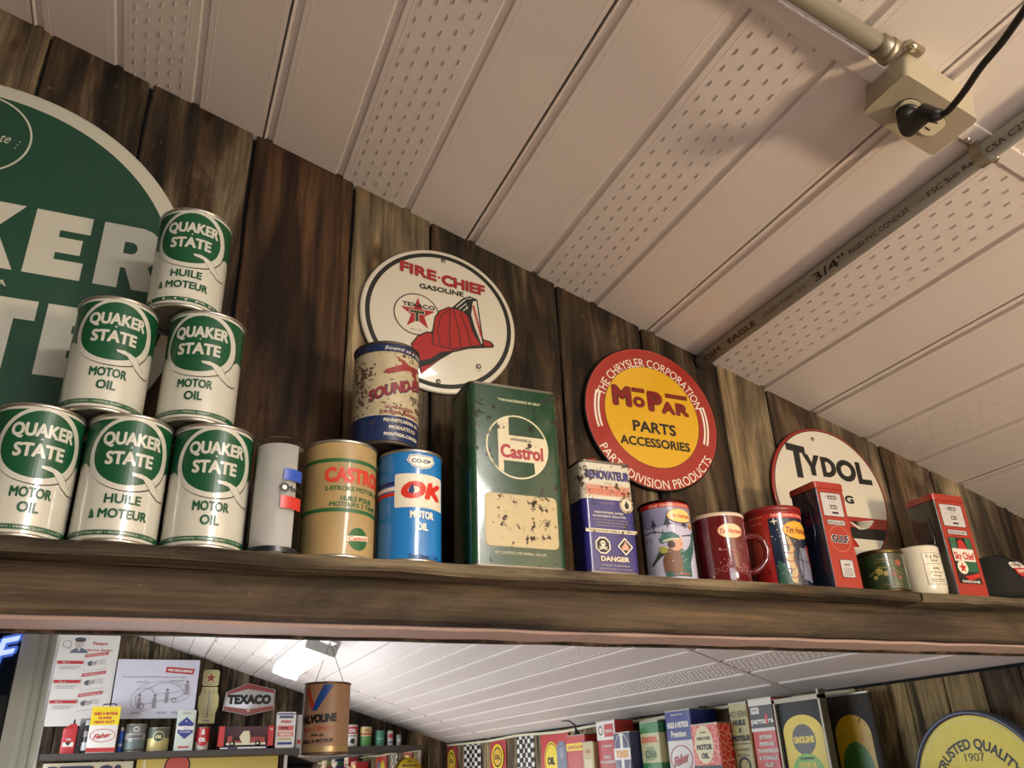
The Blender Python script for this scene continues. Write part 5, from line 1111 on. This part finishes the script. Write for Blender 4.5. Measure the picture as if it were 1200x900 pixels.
t, P, h, q = rtin('navy_tin', 'navy tin with white cross bands and orange lettering', 4.10, 3.935, .175, .1, paint('#2c2f58', .4), 2.345); P.ring(0, h - .105, q * .93, .1, .004, PW, 40); P.rect(-.014, .014, h - .2, h - .004, PW); P.rect(-q, q, h - .13, h - .075, PW); P.text('TONEX', 0, h - .102, .038, paint('#c8892c', .4), .13, .07); P.build('printed_label', t)
t, P, h, q = rtin('green_tin', 'green and cream tin with red lettering behind the navy tin', 3.92, 3.745, .215, .15, paint('#2f7a42', .4), 2.40)
m = MB(); m.zprism(rrect(2 * q + .001, .151, .0065, 3, 0, .075), h - .19, h - .055, paint('#bdb88c', .4), None, True, False); m.build('cream_band', None, t); P = Print(flatmap(-.001), None, .0002); P.text('CASTROL', 0, h - .085, .03, paint('#c85a2c', .4), .15, .07); P.poly([(-q * .6, h - .18), (-q * .4, h - .12), (q * .3, h - .115), (q * .6, h - .15), (q * .3, h - .18)], paint('#8c9a6a', .5)); P.text('Oils', 0, h - .15, .035, paint('#3a5a38', .4), .1, .04); P.text('Castrol', 0, h - .22, .02, PW, .08, .03); P.build('printed_label', t)
t, P, h, q = rtin('blue_tin', 'tall dark blue and white motor oil tin with black screw cap', 3.705, 3.49, .25, .15, PW, 2.42)
m = MB(); m.zprism(rrect(2 * q + .001, .151, .0065, 3, 0, .075), h - .135, h - .005, paint('#232f7c', .35), None, True, False); m.build('blue_band', None, t); P = Print(flatmap(-.001), None, .0002); P.text('FISHER OILS', 0, h - .02, .007, PW, .1, .04); P.text('HUILE A MOTEUR', 0, h - .065, .028, PW, .18, .06); P.text('Premium', 0, h - .105, .03, PW, .13, .05); P.ring(0, h - .215, q * .85, .06, .004, FR, 40); P.text('Fisher', 0, h - .215, .045, FR, .12, .03, shear=.2, slope=.2); P.build('printed_label', t)
m = MB(); m.lathe([(.001, h), (.022, h), (.022, h + .012), (.001, h + .013)], 16, INK, Matrix.Translation((.05, .12, 0))); m.build('cap', None, t)
CRK = 'crackle'
mt = NT(CRK); tc = mt.n('ShaderNodeTexCoord'); vo = mt.n('ShaderNodeTexVoronoi', Scale=38.0, feature='DISTANCE_TO_EDGE'); mt.l(tc.outputs['Object'], vo.inputs['Vector']); rr = mt.ramp(vo.outputs['Distance'], [(.0, lin('#d8c8a8')), (.05, lin('#c83a2c')), (.06, lin('#c02c20'))]); mt.l(rr.outputs[0], mt.b.inputs['Base Color']); mt.b.inputs['Roughness'].default_value = .4
t, P, h, q = rtin('crackle_tin', 'red tin with pale crackle lines and cream oval motor oil label', 3.405, 3.20, .172, .17, mt.m, 2.355); P.ell(-q * .1, h - .085, q * .68, .078, paint('#cfc49a', .4)); P.text('Canadian', -q * .1, h - .035, .008, INK, .05, .03); P.text('100% PURE', -q * .1, h - .06, .014, INK, .1, .04); P.text('MOTOR', -q * .1, h - .095, .024, INK, .115, .06); P.text('OIL', -q * .1, h - .13, .024, INK, .055, .06); P.rect(-q, q, 0, h - .17, INK); P.build('printed_label', t)
P = Print(lambda u, v, off: (q + off, .085 + u, v), None, .0002); P.rr(.03, h - .075, .09, .085, .01, paint('#a8a884', .4)); P.text('HUILE A', .03, h - .045, .014, INK, .06, .05); P.text('MOTEUR', .03, h - .07, .014, INK, .07, .05); P.text('1 GAL', .03, h - .095, .011, INK, .04, .05); P.build('side_print', t)
t, P, h, q = rtin('olive_tin', 'pale yellow-green tin with bold black huile a moteur lettering', 3.192, 3.065, .245, .12, paint('#a89f68', .45, 0, 0, 10, .15), 2.42); P.text('WOLVERINE', 0, h - .045, .026, INK, .125, .0, shear=.05); P.text('HUILE', 0, h - .08, .024, INK, .085, .07); P.text('A', 0, h - .11, .022, INK, .02, .07); P.text('MOTEUR', 0, h - .142, .024, INK, .125, .07); P.rect(-q, q, h - .166, h - .163, INK); P.text('Guaranteed', 0, h - .185, .014, paint('#5c5030', .5), .09, .01, shear=.3); P.text('100% Pure', 0, h - .208, .014, paint('#5c5030', .5), .085, .01, shear=.3); P.ring(0, h - .25, .04, .035, .01, INK, 28); P.build('printed_label', t)
t, P, h, q = rtin('fluid_tin', 'red white and black hydraulic fluid tin beside the framed yellow sign', 3.05, 2.90, .25, .12, paint('#c0302c', .4), 2.42); P.rect(-q, q, h - .03, h, PW); P.rect(-q, q, h - .115, h - .028, paint('#24262c', .4)); P.rect(-q * .85, -q * .15, h - .06, h - .034, PW); P.text('HOT', -q * .5, h - .045, .008, INK, .03, .03); P.text('perma', -q * .28, h - .086, .026, PW, .1, .05); P.text('t', q * .42, h - .075, .055, paint('#d0303a', .4), .018, .08); P.text('ra', q * .75, h - .086, .022, PW, .035, .05); P.rect(-q, q, h - .128, h - .115, PW)
for k, s_ in enumerate(('EXTREME', 'PRESSURE', 'TRANSMISSION', '& HYDRAULIC', 'FLUID')): P.text(s_, .01, h - .15 - k * .026, .016, PW, (.08, .09, .13, .12, .05)[k], .05)
P.build('printed_label', t)
# framed tall signs
t, P, h, q = rtin('framed_sign', 'tall black yellow and green sign in a worn grey metal frame', 2.885, 2.625, .235, .02, paint('#24262a', .65, 0, 0, 12, .1), 2.43, 'sign')
YP = [(-q * .86, h - .42), (-q * .86, h - .13)] + [(q * .86 * math.cos(math.radians(180 - 180 * k / 20)), h - .13 + .065 * math.sin(math.radians(180 * k / 20))) for k in range(21)] + [(q * .86, h - .42)]
P.poly(YP, FY); P.ell(0, h - .155, q * .5, .056, paint('#3a3c34', .4)); P.text('UNOLENE', 0, h - .155, .026, FY, .115, .07); P.ell(0, h - .29, q * .72, .085, paint('#6fae3c', .4)); P.text('MOTOR OIL', 0, h - .245, .02, FY, .1, .06); P.text('THE DEPENDABLE', 0, h - .222, .008, INK, .08, .03); P.build('printed_face', t)
FM = metal('#7c7668', .45)
for a, b, c_, d in ((-q - .008, -q + .006, 0, h + .004), (q - .006, q + .008, 0, h + .02), (-q - .008, q + .008, h - .016, h + .002)): m = MB(); m.box(a, b, -.012, .022, c_, d, FM); m.build('frame_bar', None, t, .002)
t, P, h, q = rtin('dark_sign', 'scratched dark tall tin sign with yellow arch and green disc', 2.70, 2.47, .232, .02, paint('#241e17', .7, 0, .2, 10, .2), 2.52, 'sign')
YP = [(-q * .8, h - .42), (-q * .8, h - .15)] + [(q * .8 * math.cos(math.radians(180 - 180 * k / 20)), h - .15 + .075 * math.sin(math.radians(180 * k / 20))) for k in range(21)] + [(q * .8, h - .42)]
P.poly(YP, paint('#b8940f', .4, 0, .3, 14, .2)); P.ell(0, h - .27, q * .68, .1, paint('#3c6a2a', .4)); P.build('printed_face', t)
# big round yellow sign
t = thing('round_sign', 'large yellow round sign with dark blue rim on the right wall', 'sign', (2.54, 2.09, EYE - .13), RR); T = Matrix.Rotation(PI / 2, 4, 'X'); DBM = paint('#3c4358', .35)
m = MB(); m.lathe([(.0005, -.03), (.262, -.03), (.266, -.02), (.266, .01), (.262, .014), (.252, .014), (.25, .006), (.0005, .006)], 72, DBM, T); m.build('rim', None, t)
P = Print(flatmap(-.0065), None, .0002); P.ell(0, 0, .25, .25, paint('#d6c814', .45), 72); P.ring(0, 0, .238, .238, .002, paint('#b8a818', .3), 64); P.text('TRUSTED QUALITY', 0, 0, .034, INK, .36, .03, arc=(0, 0, .165, 90, False)); P.text('1907', 0, .125, .026, INK, .075, .01); P.text('SINCE', 0, .08, .02, INK, .06, .01); P.build('printed_face', t)
# white cord along the eave
t = tag(MB().tube(catmull([Vector((2.583, y_, EYE + z_)) for y_, z_ in ((7.44, .248), (6.5, .238), (5.9, .249), (5.2, .236), (4.7, .246), (4.2, .236), (3.7, .247), (3.0, .25), (2.6, .244))], 8), .009, 8, paint('#c6c4a4', .5)).build('rope_light', None), 'pale cable strung along the top of the right wall', 'cable')
# ---------------------------------------------------------------- left partition, window and glowing sign
PF = paint('#dbe5de', .3, 0, 0, 8, .05, coat=.3)
pt = MB().box(-1.93, -.375, 3.26, 3.36, 0, EYE + 1.2).build('wall_partition', paint('#23282e', .6)); struct(pt)
bm = bmesh.new(); bm.from_mesh(pt.data)
for v in bm.verts:
    if v.co.z > 2: v.co.z = cz(v.co.x)
bm.to_mesh(pt.data); bm.free()
t = thing('white_door_frame', 'glossy white ribbed door frame post with worn star stickers', 'door frame', (-.32, 3.24, 0))
m = MB(); H = cz(-.32) - .002
for a, b, c_, d in ((-.052, -.012, 0, .12), (-.012, .008, .008, .12), (.008, .026, .002, .12), (.026, .036, .012, .12), (.036, .046, -.004, .12), (.046, .052, .004, .12)): m.box(a, b, c_, d, 0, H, PF)
m.build('post', None, t); P = Print(flatmap(-.0), None, .0002)
P.poly(star(-.026, EYE - .12 + .0, .02), paint('#b0a070', .5)); P.poly(star(.012, EYE - .26, .015), paint('#7c8a90', .5)); P.build('star_sticker', t)
t = thing('neon_sign', 'glowing white and blue neon letters on dark glass at the left edge', 'neon sign', (-.445, 3.24, EYE + .43)); m = MB(); m.box(-.14, .065, .002, .012, -.14, .1, paint('#1c2430', .1)); m.build('glass_panel', None, t)
P = Print(flatmap(0), None, .003); nb, nw = emis('#5a80e8', .35), emis('#cfe4ff', .75)
for c_, a in (('H', -.095), ('A', -.025), ('F', .035)):
    P.text(c_, a, -.02 + a * .3, .12, nb, .066, .07, shear=.2, slope=.25); P.text(c_, a, -.02 + a * .3, .105, nw, .05, .015, shear=.2, slope=.25)
P.build('neon_letters', t)
bpy.data.objects.remove(_fo)
